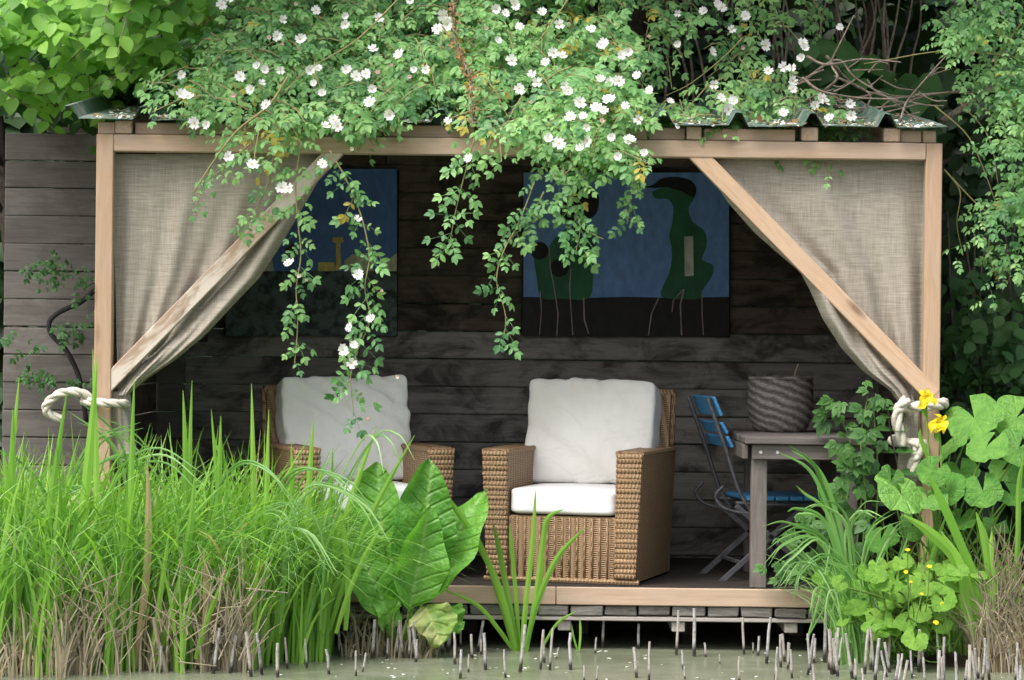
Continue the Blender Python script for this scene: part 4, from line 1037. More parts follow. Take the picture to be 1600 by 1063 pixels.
# dry twigs lying across the roof at right
tw = thing('dead_branch', 'tangle of bare grey twigs lying across the right end of the roof', 'branch', P(1360, 185, .3))
main = [[(1250, 130), (1300, 100), (1340, 120), (1400, 160), (1440, 195)], [(1290, 95), (1330, 130), (1370, 150), (1430, 150), (1590, 128)], [(1330, 175), (1400, 165), (1470, 145), (1600, 140)], [(1260, 95), (1300, 100), (1350, 95), (1410, 100)], [(1250, 120), (1280, 145), (1340, 150), (1400, 155)], [(1345, 190), (1380, 175), (1440, 160)], [(1300, 120), (1350, 145), (1355, 170), (1340, 178)], [(1380, 165), (1360, 190), (1330, 195)], [(1410, 185), (1420, 160), (1440, 130), (1480, 90)], [(1430, 150), (1520, 150), (1560, 190)], [(1290, 140), (1310, 120), (1300, 100), (1310, 70), (1330, 20)]]
for c in main:
    y = random.uniform(.1, .7); MB().tube(catmull([P(a + random.gauss(0, 3), b + random.gauss(0, 3), y + random.uniform(-.1, .1)) for a, b in c], 6), list(np.linspace(.0075, .003, (len(c) - 1) * 6 + 1)), 5).build('twig', M['twig'], tw, smooth=True)
for k in range(34):
    a, b = random.uniform(1240, 1460), random.uniform(105, 190); an = random.uniform(-.9, .9) + (math.pi if random.random() < .4 else 0); l = random.uniform(20, 60); y = random.uniform(.05, .6)
    MB().tube(catmull([P(a, b, y), P(a + l * .5 * math.cos(an), b + l * .5 * math.sin(an) + random.gauss(0, 5), y), P(a + l * math.cos(an), b + l * math.sin(an) * .8, y)], 3), [.004, .0038, .0035, .0033, .003, .0025, .002], 4).build('twig', M['twig'], tw)
MB().tube(catmull([P(1470, 190, 1.4), P(1510, 165, 1.4), P(1560, 130, 1.4), P(1620, 95, 1.4)], 5), list(np.linspace(.02, .014, 16)), 7).build('bough', M['twig'], tw, smooth=True)

# ---------------------------------------------------------------- shaded shrubs right of the shelter
sb = thing('hazel_shrub', 'dark shaded broad-leaved shrub right of the right post', 'shrub', (2.6, 1.5, -.15))
for k in range(7):
    a = P(1500 + k * 16, 700, 1.4); MB().tube(catmull([a, P(1490 + k * 18 + random.uniform(-20, 20), 500, 1.3), P(1480 + k * 22, 330, 1.5)], 5), list(np.linspace(.014, .006, 11)), 5).build('stem', M['bark'], sb, smooth=True)
pos, dr, nm, sc, rd, cur = sprays([(1468, 400), (1560, 370), (1640, 430), (1640, 660), (1480, 640)], 42, lambda p: 1.1 + rng.uniform(-.2, .5, len(p)), (.2, .35), (5, 8), (.07, .12))
DM = [tmesh('leaf', t_) for t_ in BROAD]
for h_ in DM: h_.materials.append(M['hazel_shade'])
for i in range(len(pos)): place_leaf('leaf', DM[i % 3], pos[i], dr[i], nm[i], sc[i], sb)
leaf_mass('inner_leaves', ROSE, [(1470, 540), (1640, 520), (1640, 700), (1470, 700)], lambda p: 1.0 + rng.uniform(0, .5, len(p)), 260, (.08, .12), M['hazel_shade'], sb, kind='stuff')
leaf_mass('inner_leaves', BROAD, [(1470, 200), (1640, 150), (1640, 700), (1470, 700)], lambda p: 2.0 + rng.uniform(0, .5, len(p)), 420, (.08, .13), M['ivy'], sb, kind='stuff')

# climber in the right corner of the shelter
vn = thing('climbing_vine', 'green lobed-leaf climber growing up inside the right corner of the deck', 'vine', P(1330, 900, .3))
LM = [tmesh('leaf', t_) for t_ in LOBED]
for h_ in LM: h_.materials.append(M['vine'])
for pts, n in (([(1330, 905), (1322, 800), (1330, 700), (1305, 640), (1300, 625)], 24), ([(1345, 905), (1352, 780), (1345, 690), (1352, 640), (1356, 620)], 20), ([(1290, 905), (1270, 830), (1240, 870), (1215, 890)], 22), ([(1310, 905), (1290, 800), (1285, 740)], 16), ([(1330, 905), (1340, 840), (1345, 760), (1320, 700)], 26), ([(1360, 900), (1372, 760), (1366, 650), (1368, 615)], 12), ([(1280, 905), (1250, 860), (1240, 820)], 14)):
    y = random.uniform(-.16, .0); c = catmull([P(a, b, y) for a, b in pts], 6); MB().tube(c, list(np.linspace(.005, .002, len(c))), 5).build('stem', M['stem_green'], vn)
    for j in range(n):
        p = c[random.randrange(len(c))] + Vector((random.gauss(0, .05), random.gauss(-.03, .05), random.gauss(0, .04)))
        place_leaf('leaf', LM[j % 2], p, (random.choice((-1, 1)) * random.uniform(.2, 1), -.3, -.5 + random.gauss(0, .4)), (random.gauss(0, .4), -.75, .6), random.uniform(.07, .13), vn)
# climber on the wall at left with a black crooked stem
vl = thing('climbing_vine', 'small dark climber with a crooked black stem on the left wall', 'vine', P(128, 640, 1.8))
c = catmull([P(135, 660, 1.82), P(125, 595, 1.8), P(105, 550, 1.78), P(80, 522, 1.78), P(78, 502, 1.78), P(95, 487, 1.78), P(130, 470, 1.79), P(160, 440, 1.8)], 8)
MB().tube(c, .014, 7).build('stem', M['black_stem'], vl, smooth=True)
SM = [tmesh('leaf', t_) for t_ in ROSE]
for h_ in SM: h_.materials.append(M['rose_leaf_back'])
for (cx, cy, sx, sy, n) in ((75, 415, 28, 14, 20), (125, 430, 22, 20, 16), (112, 512, 22, 12, 14), (60, 590, 25, 14, 16), (120, 600, 20, 18, 8), (30, 520, 14, 12, 5), (35, 560, 14, 14, 5)):
    for j in range(n): place_leaf('leaf', SM[j % 4], P(random.gauss(cx, sx * .6), random.gauss(cy, sy * .6), 1.74 + random.uniform(-.05, .05)), (random.choice((-1, 1)) * random.random(), -.3, -.3 + random.gauss(0, .4)), (random.gauss(0, .4), -.8, .5), random.uniform(.07, .1), vl)
# trailing grass in a pot hung behind the left curtain
hg = thing('hanging_plant', 'thin grass trailing from a dark pot behind the left curtain', 'plant', P(306, 540, 1.2))
pc = P(306, 535, 1.2); MB().lathe([(0, 0), (.06, 0), (.085, .15), (.08, .15), (.075, .13), (0, .13)], pc, 18).build('pot', M['plastic'], hg, smooth=True)
MB().tube([pc + Vector((0, 0, .1)), Vector((pc.x, pc.y, rz(1.2) - .02))], .003, 4).build('wire', M['iron'], hg)
N = 90; bb = np.array(tuple(pc + Vector((0, 0, .14))))[None] + rng.normal(0, .03, (N, 3)); bb[:, 2] = pc.z + .13; an = rng.normal(-.3, .9, N)
V, F, a_ = blades(bb, rng.uniform(.2, .38, N), np.stack([np.cos(an), np.sin(an)], -1), rng.uniform(.004, .007, N), rng.uniform(.4, .8, N), rng.uniform(.7, 1.4, N), 9)
link('trailing_blades', npmesh('trailing_blades', V, F, a_), hg, M['drygrass'], kind='stuff')
# ================================================================ reeds, sedges and water plants
def clump_xy(px0, px1, y0, y1, n):
    y = rng.uniform(y0, y1, n); px = rng.uniform(px0, px1, n)
    if px0 < 0:                                      # the left bed: its edge runs unevenly, nearer the viewer at left
        ed_ = np.interp(px, [-60, 100, 250, 400, 480, 560], [-1.45, -1.3, -1.12, -.98, -.7, -.42]) + .07 * np.sin(px * .06) + .05 * np.sin(px * .17); t0 = (y - y0) / (y1 - y0)
        y = ed_ + (y1 - ed_) * (t0 * 1.0 + (y0 + 1.12) * (1 - t0) * .8)
    s = PXM * CAM_D / (CAM_D + y)
    return np.stack([(px - 800) / s, y, np.full(n, WATER - .02)], -1), px
def grass(name, label, base, h, mean, w, bend, droop, mat, cat='reeds', mat_parent=None, seg=8, leansd=.9, taper=.5):
    N = len(base); an = mean + rng.normal(0, leansd, N)
    V, F, a_ = blades(base, h, np.stack([np.cos(an), np.sin(an)], -1), w, bend, droop, seg, taper)
    return link(name, npmesh(name, V, F, a_), None, M[mat], label=label, cat=cat, kind='stuff')
def U(a, b, n): return rng.uniform(a, b, n)
# left bed
b, px = clump_xy(-60, 525, -.9, -.05, 2300); h = np.interp(px, [0, 400, 525], [1.08, 1.04, .84]) * U(.6, 1.08, len(px))
grass('reed_bed', 'dense bed of green reeds in front of the left post', b, h, -.3, U(.009, .021, len(px)), U(.03, .36, len(px)), U(0, .55, len(px)) ** 1.2, 'reed', leansd=1.5, seg=9)
b, px = clump_xy(-60, 520, -.9, -.1, 1300); h = np.interp(px, [0, 400, 560], [1.08, 1.04, .86]) * U(.8, 1.1, len(px))
grass('sedge_bed', 'fine arching sedge blades filling the left reed bed', b, h, -.3, U(.006, .011, len(px)), U(.05, .32, len(px)), U(.15, .62, len(px)), 'sedge', 'sedge', seg=10, leansd=1.5)
b, px = clump_xy(-60, 520, -1.0, -.3, 800); h = U(.3, .85, len(px))
grass('sedge_bed', 'low green blades thickening the foot of the left reeds', b, h, -.3, U(.009, .02, len(px)), U(.02, .3, len(px)), U(0, .3, len(px)), 'reed', 'sedge', leansd=1.6)
b, px = clump_xy(-40, 420, -1.12, -.8, 2000); pat = .5 + .5 * np.sin(px * .055 + 1.0) + .35 * np.sin(px * .021); ok = rng.random(len(px)) < np.clip(pat - .15, .05, 1); b, px = b[ok], px[ok]
h = U(.1, .5, len(px)) * np.interp(px, [0, 60, 350, 420], [.6, 1, 1, .6])
grass('dead_reeds', 'brown dead reed stalks at the foot of the left reed bed', b, h, -.5, U(.005, .010, len(px)), U(.0, .45, len(px)), U(0, .3, len(px)), 'straw', 'dead reeds', seg=4, leansd=2, taper=.2)
b, px = clump_xy(540, 690, -.45, -.1, 160); h = U(.08, .3, len(px))
grass('dead_reeds', 'small heap of dead straw below the big leaves', b, h, 0, U(.006, .011, len(px)), U(.0, .6, len(px)), U(0, .3, len(px)), 'straw', 'dead reeds', seg=3, leansd=2, taper=.2)
# fallen crossing straws
def straws(name, label, box, y, n, mat='straw'):
    m = MB(); 
    for k in range(n):
        px, py = random.uniform(box[0], box[2]), random.uniform(box[1], box[3]); yy = random.uniform(*y); a = P(px, py, yy); an = random.gauss(1.45, .6); l = random.uniform(.07, .24)
        m.tube([a, a + Vector((l * math.cos(an), random.uniform(-.05, .05), l * math.sin(an)))], [random.uniform(.0022, .004), .002], 4)
    m.build(name, M[mat], None, label=label, cat='straw', kind='stuff')
straws('straw', 'broken straw leaning among the left reeds', (100, 915, 190, 1040), (-1.25, -.95), 90)
straws('straw', 'broken straw heaped at the right end of the left reeds', (240, 900, 390, 1035), (-1.15, -.9), 150)
straws('straw', 'broken pale straw at the bottom right corner', (1535, 880, 1640, 1040), (-.75, -.45), 260)

def blade_plant(name, label, root, specs, mat='reed', cat='plant', group=None, dup=0):
    """specs: photo points from the foot to the tip, width in photo pixels, depth at foot and tip. Each blade is a folded leaf of its own"""
    t_ = thing(name, label, cat, root, 0, group)
    if dup:                                          # finer blades beside each drawn one
        ex = []
        for pts, w, y0, y1 in specs:
            for _ in range(dup):
                dx, dy = random.gauss(0, 14), random.gauss(0, 14); n_ = len(pts) - 1
                ex.append(([(a + dx * (i / n_) + random.gauss(0, 3), b_ + dy * (i / n_) ** 2) for i, (a, b_) in enumerate(pts)], w * random.uniform(.55, .95), y0 + random.gauss(0, .06), y1 + random.gauss(0, .08)))
        specs = specs + ex
    for pts, w, y0, y1 in specs:
        c = catmull([P(a, b_, y0 + (y1 - y0) * i / (len(pts) - 1)) for i, (a, b_) in enumerate(pts)], 5); n = len(c) - 1; V = []; F = []
        for i, p in enumerate(c):
            t = i / n; tg = (c[min(i + 1, n)] - c[max(i - 1, 0)]).normalized(); sd = tg.cross(Vector((0, -1, 0))).normalized()
            hw = w / PXM / 2 * min(1, (1 - t) * 3.2 + .03) ** .7 * (.7 + .3 * min(1, t * 5)); f_ = Vector((0, -1, 0)) * hw * .3
            V += [p + sd * hw, p + f_, p - sd * hw]
        for i in range(n): k = 3 * i; F += [[k, k + 1, k + 4, k + 3], [k + 1, k + 2, k + 5, k + 4]]
        MB().add(V, F).build('blade', M[mat], t_)
    return t_
# iris clump in the water in front of the deck
blade_plant('iris_clump', 'clump of green iris blades standing in the pond before the deck', P(812, 1015, -.12), [
    ([(815, 1018), (822, 940), (832, 850), (837, 765)], 8.1, -.1, -.16), ([(822, 1018), (838, 930), (848, 850), (856, 810), (880, 796)], 8.9, -.12, -.2), ([(820, 1018), (840, 940), (872, 870), (915, 824)], 8.9, -.12, -.2),
    ([(808, 1018), (795, 940), (782, 870), (770, 815)], 8.9, -.1, -.14), ([(812, 1018), (806, 930), (800, 860), (796, 818)], 6.7, -.08, -.1), ([(806, 1018), (790, 950), (768, 890), (735, 830), (700, 780), (672, 748)], 9.6, -.1, -.3),
    ([(800, 1014), (780, 985), (745, 945), (690, 920)], 6.7, -.14, -.3), ([(803, 1016), (782, 940), (755, 860), (722, 800)], 7.4, -.06, -.05), ([(822, 1018), (832, 960), (846, 900), (850, 868)], 6.7, -.05, -.05),
    ([(845, 1016), (870, 975), (900, 955)], 4.4, -.1, -.15), ([(905, 1018), (907, 990), (906, 965)], 3.7, -.1, -.1), ([(903, 1018), (896, 995), (893, 975)], 3.0, -.1, -.1)], 'reed', 'iris')
# broad blades in the foreground at left
fg = []
for (foot, tip, w, be) in (((70, 1060), (20, 640), 15, -18), ((75, 1060), (62, 815), 10, 0), ((90, 1055), (152, 560), 17, 8), ((78, 1060), (185, 735), 15, -10), ((120, 1050), (195, 850), 12, -12), ((110, 1058), (197, 895), 9, -10), ((185, 1045), (190, 800), 14, 6), ((210, 1045), (230, 720), 13, 10), ((235, 1045), (265, 825), 9, 0), ((240, 1045), (305, 735), 13, 14), ((310, 1040), (318, 855), 11, 8), ((305, 1030), (365, 880), 9, -6), ((40, 1060), (5, 700), 16, 0), ((150, 1050), (145, 545), 11, 4), ((330, 1000), (345, 650), 12, 2), ((290, 1000), (286, 610), 12, 4), ((305, 1000), (300, 595), 9, -6), ((395, 990), (393, 600), 10, 2), ((360, 1000), (330, 640), 9, 0), ((15, 1060), (30, 590), 12, -10), ((475, 985), (490, 655), 12, -3), ((440, 985), (455, 690), 10, 8), ((505, 990), (520, 700), 9, 2), ((500, 985), (590, 665), 11, -10), ((515, 985), (648, 680), 10, -14), ((410, 1000), (420, 640), 9, 0), ((540, 985), (520, 760), 11, 12), ((525, 990), (600, 815), 9, -8), ((0, 1060), (-10, 560), 13, -8), ((55, 1060), (105, 610), 12, -6), ((205, 1040), (210, 590), 10, -4)):
    mx, my = (foot[0] + tip[0]) / 2 + be, (foot[1] + tip[1]) / 2; y = -1.02 if foot[1] > 1035 else -.75 + (1000 - foot[1]) * .01
    w *= .8; fg.append(([foot, ((foot[0] + mx) / 2 + be * .2, (foot[1] + my) / 2), (mx, my), ((tip[0] + mx) / 2 + be * .2, (tip[1] + my) / 2), tip], w, y, y - .05))
blade_plant('reed_clump', 'broad upright reed blades at the front of the left bed', P(80, 1058, -1.0), fg, 'reed', 'reeds')
arc = []
for (pts, w) in (([(150, 1000), (165, 800), (200, 730), (260, 712), (320, 760)], 5), ([(120, 1000), (80, 800), (30, 720), (-20, 700)], 5), ([(250, 1000), (240, 800), (215, 725), (180, 712), (130, 740)], 5), ([(330, 1000), (330, 800), (370, 725), (420, 735), (470, 800)], 5), ([(420, 990), (425, 800), (460, 735), (520, 745), (560, 800)], 5), ([(440, 990), (455, 820), (500, 760), (570, 790), (610, 850)], 5), ([(480, 990), (520, 800), (580, 690), (610, 690), (630, 740)], 4), ([(60, 1000), (95, 800), (150, 690), (220, 660)], 5), ([(300, 1000), (260, 780), (200, 690), (120, 660)], 4), ([(200, 1000), (200, 800), (180, 700), (110, 645)], 5), ([(500, 985), (505, 850), (470, 790), (410, 800)], 4), ([(380, 990), (420, 850), (480, 830), (530, 900)], 5), ([(360, 990), (390, 830), (440, 800), (470, 870)], 4), ([(30, 1000), (50, 830), (110, 760), (180, 790)], 5)):
    arc.append((pts, w * .72, -.7, -.95))
blade_plant('sedge_clump', 'pale thin sedge blades arching over the left reeds', P(300, 1000, -.7), arc, 'sedge', 'sedge', dup=2)

# ---------------------------------------------------------------- big-leaved plant left of the deck
def big_leaf(name, base, tip, w, nrm, mat, parent, bend=.1, fold=.25, stalk=.25, wave=.022, nu=22, shape=None, seed=0):
    base, tip = Vector(base), Vector(tip); L = (tip - base).length; rs = random.Random(seed); p1, p2 = rs.uniform(0, 6), rs.uniform(0, 6)
    def wd(t):
        if t < stalk: return .05 + .04 * (t / stalk)
        q = (t - stalk) / (1 - stalk); return .09 + .91 * max(0, math.sin(math.pi * min(1, q ** .78))) ** .72 if q < .999 else .0
    V = []; F = []; nv = 8
    for i in range(nu + 1):
        t = i / nu; hw = wd(t) * w / 2
        for j in range(nv + 1):
            s = -1 + 2 * j / nv; y = s * hw
            z = bend * L * (t * (1 - t)) * 2 - bend * L * .9 * t ** 4 + fold * abs(s) ** 1.4 * hw + wave * math.sin(9 * t + p1 + 2 * s) * abs(s) + wave * .8 * math.sin(23 * t + p2) * abs(s) ** 2
            V.append((t * L, y + .02 * math.sin(5 * t + p1) * t, z))
    for i in range(nu):
        for j in range(nv): k = i * (nv + 1) + j; F.append([k, k + 1, k + nv + 2, k + nv + 1][::-1])
    o = MB().add(V, F).build(name, M[mat], parent, smooth=True)
    Mx = frames_np(np.array([tuple(tip - base)]), np.array([nrm]))[0]
    o.matrix_basis = Matrix([list(Mx[0]) + [base.x], list(Mx[1]) + [base.y], list(Mx[2]) + [base.z], [0, 0, 0, 1]])
    return o
bl = thing('skunk_cabbage', 'big upright paddle-shaped green leaves left of the deck front', 'plant', P(625, 1000, -.3))
for (b0, y0, t0, y1, w, n_, mt, kw) in (
    ((612, 1000), -.22, (588, 722), -.20, .31, (-.25, -1, .1), 'bigleaf', dict(bend=.05)),
    ((632, 1000), -.28, (678, 718), -.32, .30, (.25, -1, .15), 'bigleaf', dict(bend=.04)),
    ((640, 1000), -.25, (752, 760), -.18, .27, (-.55, -1, .3), 'bigleaf', dict(bend=.08)),
    ((628, 1000), -.34, (672, 790), -.42, .25, (.5, -1, .1), 'bigleaf', dict(bend=.03, fold=.5)),
    ((618, 1000), -.33, (552, 845), -.42, .24, (.45, -.8, -.1), 'bigleaf', dict(bend=.15, fold=.6)),
    ((600, 1000), -.2, (560, 770), -.1, .26, (-.5, -1, .1), 'bigleaf', dict(bend=.05)),
    ((664, 950), -.36, (690, 1006), -.46, .22, (0, -.8, .7), 'bigleaf_yellow', dict(stalk=.0, bend=.1)),
    ((694, 944), -.3, (712, 990), -.36, .15, (.3, -.9, .5), 'bigleaf', dict(stalk=.0)),
    ((610, 1000), -.36, (596, 925), -.5, .13, (.2, -.9, .4), 'bigleaf', dict())):
    big_leaf('leaf', P(*b0, y0), P(*t0, y1), w, n_, mt, bl, seed=b0[0] + t0[1], **kw)
MB().tube(catmull([P(640, 1002, -.3), P(650, 960, -.32), P(664, 950, -.36)], 4), .006, 5).build('leaf_stalk', M['stem_green'], bl)
MB().tube(catmull([P(650, 1002, -.28), P(680, 960, -.3), P(694, 944, -.3)], 4), .006, 5).build('leaf_stalk', M['stem_green'], bl)

# ---------------------------------------------------------------- right bank
def round_leaf_mesh(seed):
    rs = random.Random(seed); V = [(0, 0, -.06)]; F = []; n = 26; ph_ = rs.uniform(0, 6)
    for ring_ in (.35, .7, 1.0):
        for k in range(n):
            a = -math.pi + .22 + (2 * math.pi - .44) * k / (n - 1); r_ = ring_ * (1 + .05 * math.sin(5 * a + ph_) + .03 * math.sin(13 * a)) * (1 + .12 * math.cos(a) * -1)
            V.append((r_ * math.cos(a), r_ * math.sin(a), .10 * ring_ ** 2 * math.sin(3 * a + ph_) + .05 * ring_ * math.sin(9 * a) - .12 * ring_ ** 2))
    for k in range(n - 1): F.append([0, 1 + k, 2 + k])
    for q in range(2):
        for k in range(n - 1): a = 1 + q * n + k; F.append([a, a + n, a + n + 1, a + 1])
    return MB().add(V, F).mesh('leaf', True)
BB = [round_leaf_mesh(k) for k in range(5)]; MG = [round_leaf_mesh(10 + k) for k in range(4)]
for h_ in BB: h_.materials.append(M['butterbur'])
for h_ in MG: h_.materials.append(M['marigold'])
def leafy(parent, meshes, items, foot, ys, dsd=.5):
    for (px, py, d, y) in items:
        p = P(px, py, y); n_ = rnd_dirs(1, (0, -.75, .75), (.35, .25, .25))[0]
        place_leaf('leaf', random.choice(meshes), p, rnd_dirs(1, (0, -.6, -.6), (dsd, .2, .2))[0], n_, d / PXM / 2, parent)
        f_ = P(foot[0] + random.uniform(-foot[2], foot[2]), foot[1], ys + random.uniform(-.1, .1))
        MB().tube(catmull([f_, f_.lerp(p, .5) + Vector((random.gauss(0, .03), .05, .06)), p + Vector((0, .01, -.012))], 5), [.006] * 5 + [.005] * 5 + [.004], 5).build('leaf_stalk', M['stem_green'], parent, smooth=True)
bbp = thing('butterbur', 'tall plant with big round glossy leaves on the right bank', 'plant', P(1520, 1000, -.3))
leafy(bbp, BB, [(1522, 652, 92, -.1), (1588, 652, 86, -.05), (1540, 698, 66, -.35), (1592, 700, 70, -.2), (1487, 694, 62, -.2), (1456, 738, 50, -.4), (1480, 764, 62, -.35), (1410, 772, 86, -.5), (1448, 778, 66, -.42), (1536, 768, 60, -.4), (1376, 842, 54, -.35), (1425, 825, 46, -.3), (1580, 772, 48, -.3), (1500, 735, 60, -.15), (1565, 735, 46, -.1), (1600, 745, 50, -.1), (1500, 812, 48, -.3), (1555, 820, 44, -.2), (1392, 752, 46, -.45), (1470, 850, 44, -.2)], (1500, 1010, 90), -.2)
mgp = thing('kingcup_plant', 'low yellow-flowered plant with small round leaves at the right water edge', 'plant', P(1430, 1010, -.55))
leafy(mgp, MG, [(random.gauss(1420, 42), random.uniform(875, 1000), random.uniform(18, 36), random.uniform(-.75, -.4)) for _ in range(84)] + [(1350, 960, 38, -.6), (1340, 945, 30, -.6), (1478, 915, 36, -.75), (1490, 900, 30, -.75), (1475, 940, 40, -.8), (1430, 1000, 40, -.8)], (1430, 1018, 60), -.55)
def cup_flower(parent, px, py, y, s):
    me = flower_mesh(.55); me.materials.append(M['yellow']); p = P(px, py, y)
    place_leaf('flower', me, p, (1, 0, .1), rnd_dirs(1, (0, -.6, .8), (.3, .2, .2))[0], s, parent)
    MB().tube(catmull([P(1430 + random.uniform(-40, 40), 1010, -.55), P(px + random.uniform(-15, 15), py + 60, y + .05), p], 4), .0025, 4).build('flower_stalk', M['stem_green'], parent)
for (a, b_) in ((1423, 911), (1472, 946), (1452, 888), (1418, 862), (1440, 930), (1462, 975), (1415, 895)): cup_flower(mgp, a, b_, -.8, random.uniform(.010, .018))
# sedge tuft and iris blades at right
blade_plant('sedge_clump', 'tall arching sedge tuft at the right end of the deck', P(1335, 1005, -.3), [
    ([(1340, 1005), (1310, 900), (1270, 840), (1225, 850), (1195, 880)], 3.5, -.3, -.5), ([(1340, 1005), (1320, 860), (1300, 780), (1275, 730), (1237, 704)], 7.1, -.3, -.35), ([(1335, 1005), (1310, 880), (1285, 810), (1245, 795), (1230, 800)], 5.3, -.35, -.45), ([(1345, 1005), (1330, 880), (1320, 815), (1280, 790), (1255, 795)], 4.4, -.3, -.4), ([(1340, 1005), (1300, 860), (1250, 825), (1215, 840)], 3.5, -.3, -.5), ([(1340, 1005), (1320, 850), (1340, 800), (1370, 810)], 3.5, -.3, -.4), ([(1330, 1005), (1290, 900), (1250, 880), (1225, 920)], 3.5, -.4, -.55), ([(1345, 1005), (1325, 900), (1290, 870), (1250, 900), (1240, 940)], 3.5, -.4, -.5), ([(1350, 1005), (1345, 900), (1360, 830), (1400, 800)], 3.5, -.3, -.4), ([(1325, 1005), (1300, 930), (1275, 920), (1265, 960)], 3.5, -.45, -.55), ([(1345, 1005), (1310, 840), (1290, 770), (1300, 760)], 6.2, -.28, -.3), ([(1340, 1010), (1270, 900), (1220, 845), (1205, 850)], 3.5, -.32, -.5), ([(1350, 1005), (1370, 900), (1400, 830), (1440, 815)], 3.5, -.35, -.45), ([(1360, 1005), (1390, 920), (1415, 850), (1420, 830)], 3.5, -.4, -.5), ([(1335, 1010), (1290, 850), (1240, 870), (1215, 900)], 3.5, -.4, -.55), ([(1262, 1000), (1285, 930), (1300, 880), (1310, 860)], 3.5, -.4, -.45), ([(1300, 1010), (1310, 960), (1330, 900)], 3.5, -.42, -.45), ([(1352, 1005), (1342, 930), (1325, 890), (1285, 875)], 3.5, -.45, -.55)], 'sedge', 'sedge', dup=2)
b, px = clump_xy(1310, 1390, -.5, -.2, 150)
grass('sedge_bed', 'fine sedge blades around the foot of the right tuft', b, U(.35, .72, 150), 3.3, U(.006, .012, 150), U(.1, .4, 150), U(.1, .5, 150), 'sedge', 'sedge', seg=10, leansd=.9)
b, px = clump_xy(1390, 1640, -.35, .1, 420)
grass('sedge_bed', 'green blades between the round leaves on the right bank', b, U(.3, .8, 420), 3.3, U(.006, .012, 420), U(.05, .3, 420), U(.0, .5, 420), 'reed', 'sedge', seg=8, leansd=1.6)
b, px = clump_xy(1525, 1640, -.75, -.35, 700)
grass('dead_reeds', 'dead brown sedge tussock in the bottom right corner', b, U(.12, .46, 700), 3.5, U(.004, .009, 700), U(.0, .4, 700), U(0, .5, 700), 'straw', 'dead reeds', seg=6, leansd=1.6, taper=.3)
blade_plant('iris_clump', 'bent broad iris blades among the round leaves at right', P(1520, 1010, -.6), [
    ([(1530, 1010), (1515, 930), (1490, 870), (1450, 830), (1412, 805)], 16, -.6, -.65), ([(1535, 1010), (1528, 920), (1505, 860), (1470, 780), (1450, 740)], 13, -.6, -.6), ([(1545, 1010), (1548, 920), (1540, 850), (1525, 800)], 13, -.6, -.6), ([(1540, 1010), (1552, 930), (1548, 870), (1550, 830)], 10, -.6, -.6), ([(1525, 1010), (1508, 940), (1500, 880), (1470, 830)], 12, -.65, -.7), ([(1440, 1010), (1442, 930), (1460, 860), (1480, 800)], 8, -.4, -.4), ([(1580, 1000), (1590, 850), (1592, 760), (1600, 715)], 8, -.5, -.5), ([(1470, 900), (1462, 820), (1470, 760), (1440, 690), (1438, 670)], 8, -.2, -.2)], 'reed', 'iris')
yi = thing('yellow_iris', 'two yellow iris flowers standing before the right post', 'iris', P(1470, 1000, -.25))
for (cx, cy, top) in ((1447, 618, 0), (1467, 657, 0)):
    p = P(cx, cy + 8, -.3); c = catmull([P(1470, 1000, -.25), P(1462, 850, -.28), P(cx + 4, cy + 90, -.3), p], 6); MB().tube(c, list(np.linspace(.008, .005, len(c))), 6).build('stalk', M['stem_green'], yi, smooth=True)
    fl = None
    for (dx, dz, tx, tz_, w) in ((-6, 0, -14, 18, 11), (6, 0, 13, 16, 11), (0, 0, 2, 20, 12), (-2, 0, -5, -11, 8), (4, 0, 7, -10, 8), (1, 0, -12, -3, 6), (2, 0, 12, -4, 6)):
        a, b_ = P(cx + dx * .3, cy + 4, -.31), P(cx + tx, cy + tz_, -.33 if tz_ > 0 else -.31)
        big_leaf('petal', a, b_, w / PXM * 1.3, (random.gauss(0, .3), -1, .4), 'yellow', yi, bend=.25, stalk=0, wave=.003, nu=6, seed=int(cx + tx))
    big_leaf('bud_sheath', P(cx + 2, cy + 45, -.3), P(cx - 4, cy + 2, -.3), .018, (.1, -1, 0), 'reed', yi, stalk=0, nu=6)
# nettle-like stem beside the rope
nt = thing('nettle', 'slender weed with paired leaves beside the white rope', 'plant', P(1400, 800, -.1))
c = catmull([P(1412, 860, -.12), P(1404, 740, -.12), P(1392, 680, -.12), P(1387, 640, -.12)], 6); MB().tube(c, .004, 5).build('stem', M['bark'], nt)
VM = tmesh('leaf', BROAD[2]); VM.materials.append(M['vine'])
for (cx, cy, s_) in ((1387, 640, .05), (1390, 652, .06), (1392, 672, .08), (1398, 706, .09), (1404, 740, .09)):
    for s in (-1, 1): place_leaf('leaf', VM, P(cx, cy, -.12), (s, -.35, .1), (0, -.5, .9), s_, nt)

# ---------------------------------------------------------------- cut reed stubs in the water
SMESH = []
for k in range(7):
    r0 = random.uniform(.005, .0085); m = MB(); h_ = 1.0
    m.tube([(0, 0, -.10), (random.gauss(0, .001), 0, .04), (random.gauss(0, .0018), 0, .12), (random.gauss(0, .002), random.gauss(0, .002), .17)], [r0 * 1.05, r0, r0 * .95, r0 * .9], 7)
    me = m.mesh('reed_stub'); me.materials.append(M['stub']); SMESH.append(me)
OW = []
def stub(px, py, hpx, label, group, tilt=.10):
    # where the photo column meets the water: solve the depth from the row of the foot
    z = (py - 531.5 + (px - 800) * math.tan(ROLL)); s = z / (CAM_Z - WATER); y = PXM * CAM_D / s - CAM_D
    o = link('reed_stub', random.choice(SMESH), None, label=label, cat='reed stub', group=group); k = hpx / s / .17
    if group == gc: OW.append((px, hpx, o))
    o.location = ((px - 800) / s, y, WATER); o.scale = (min(1.25, max(.62, k ** .35)),) * 2 + (max(.25, k),); o.rotation_euler = (random.gauss(0, tilt), random.gauss(0, tilt), random.uniform(0, 6))
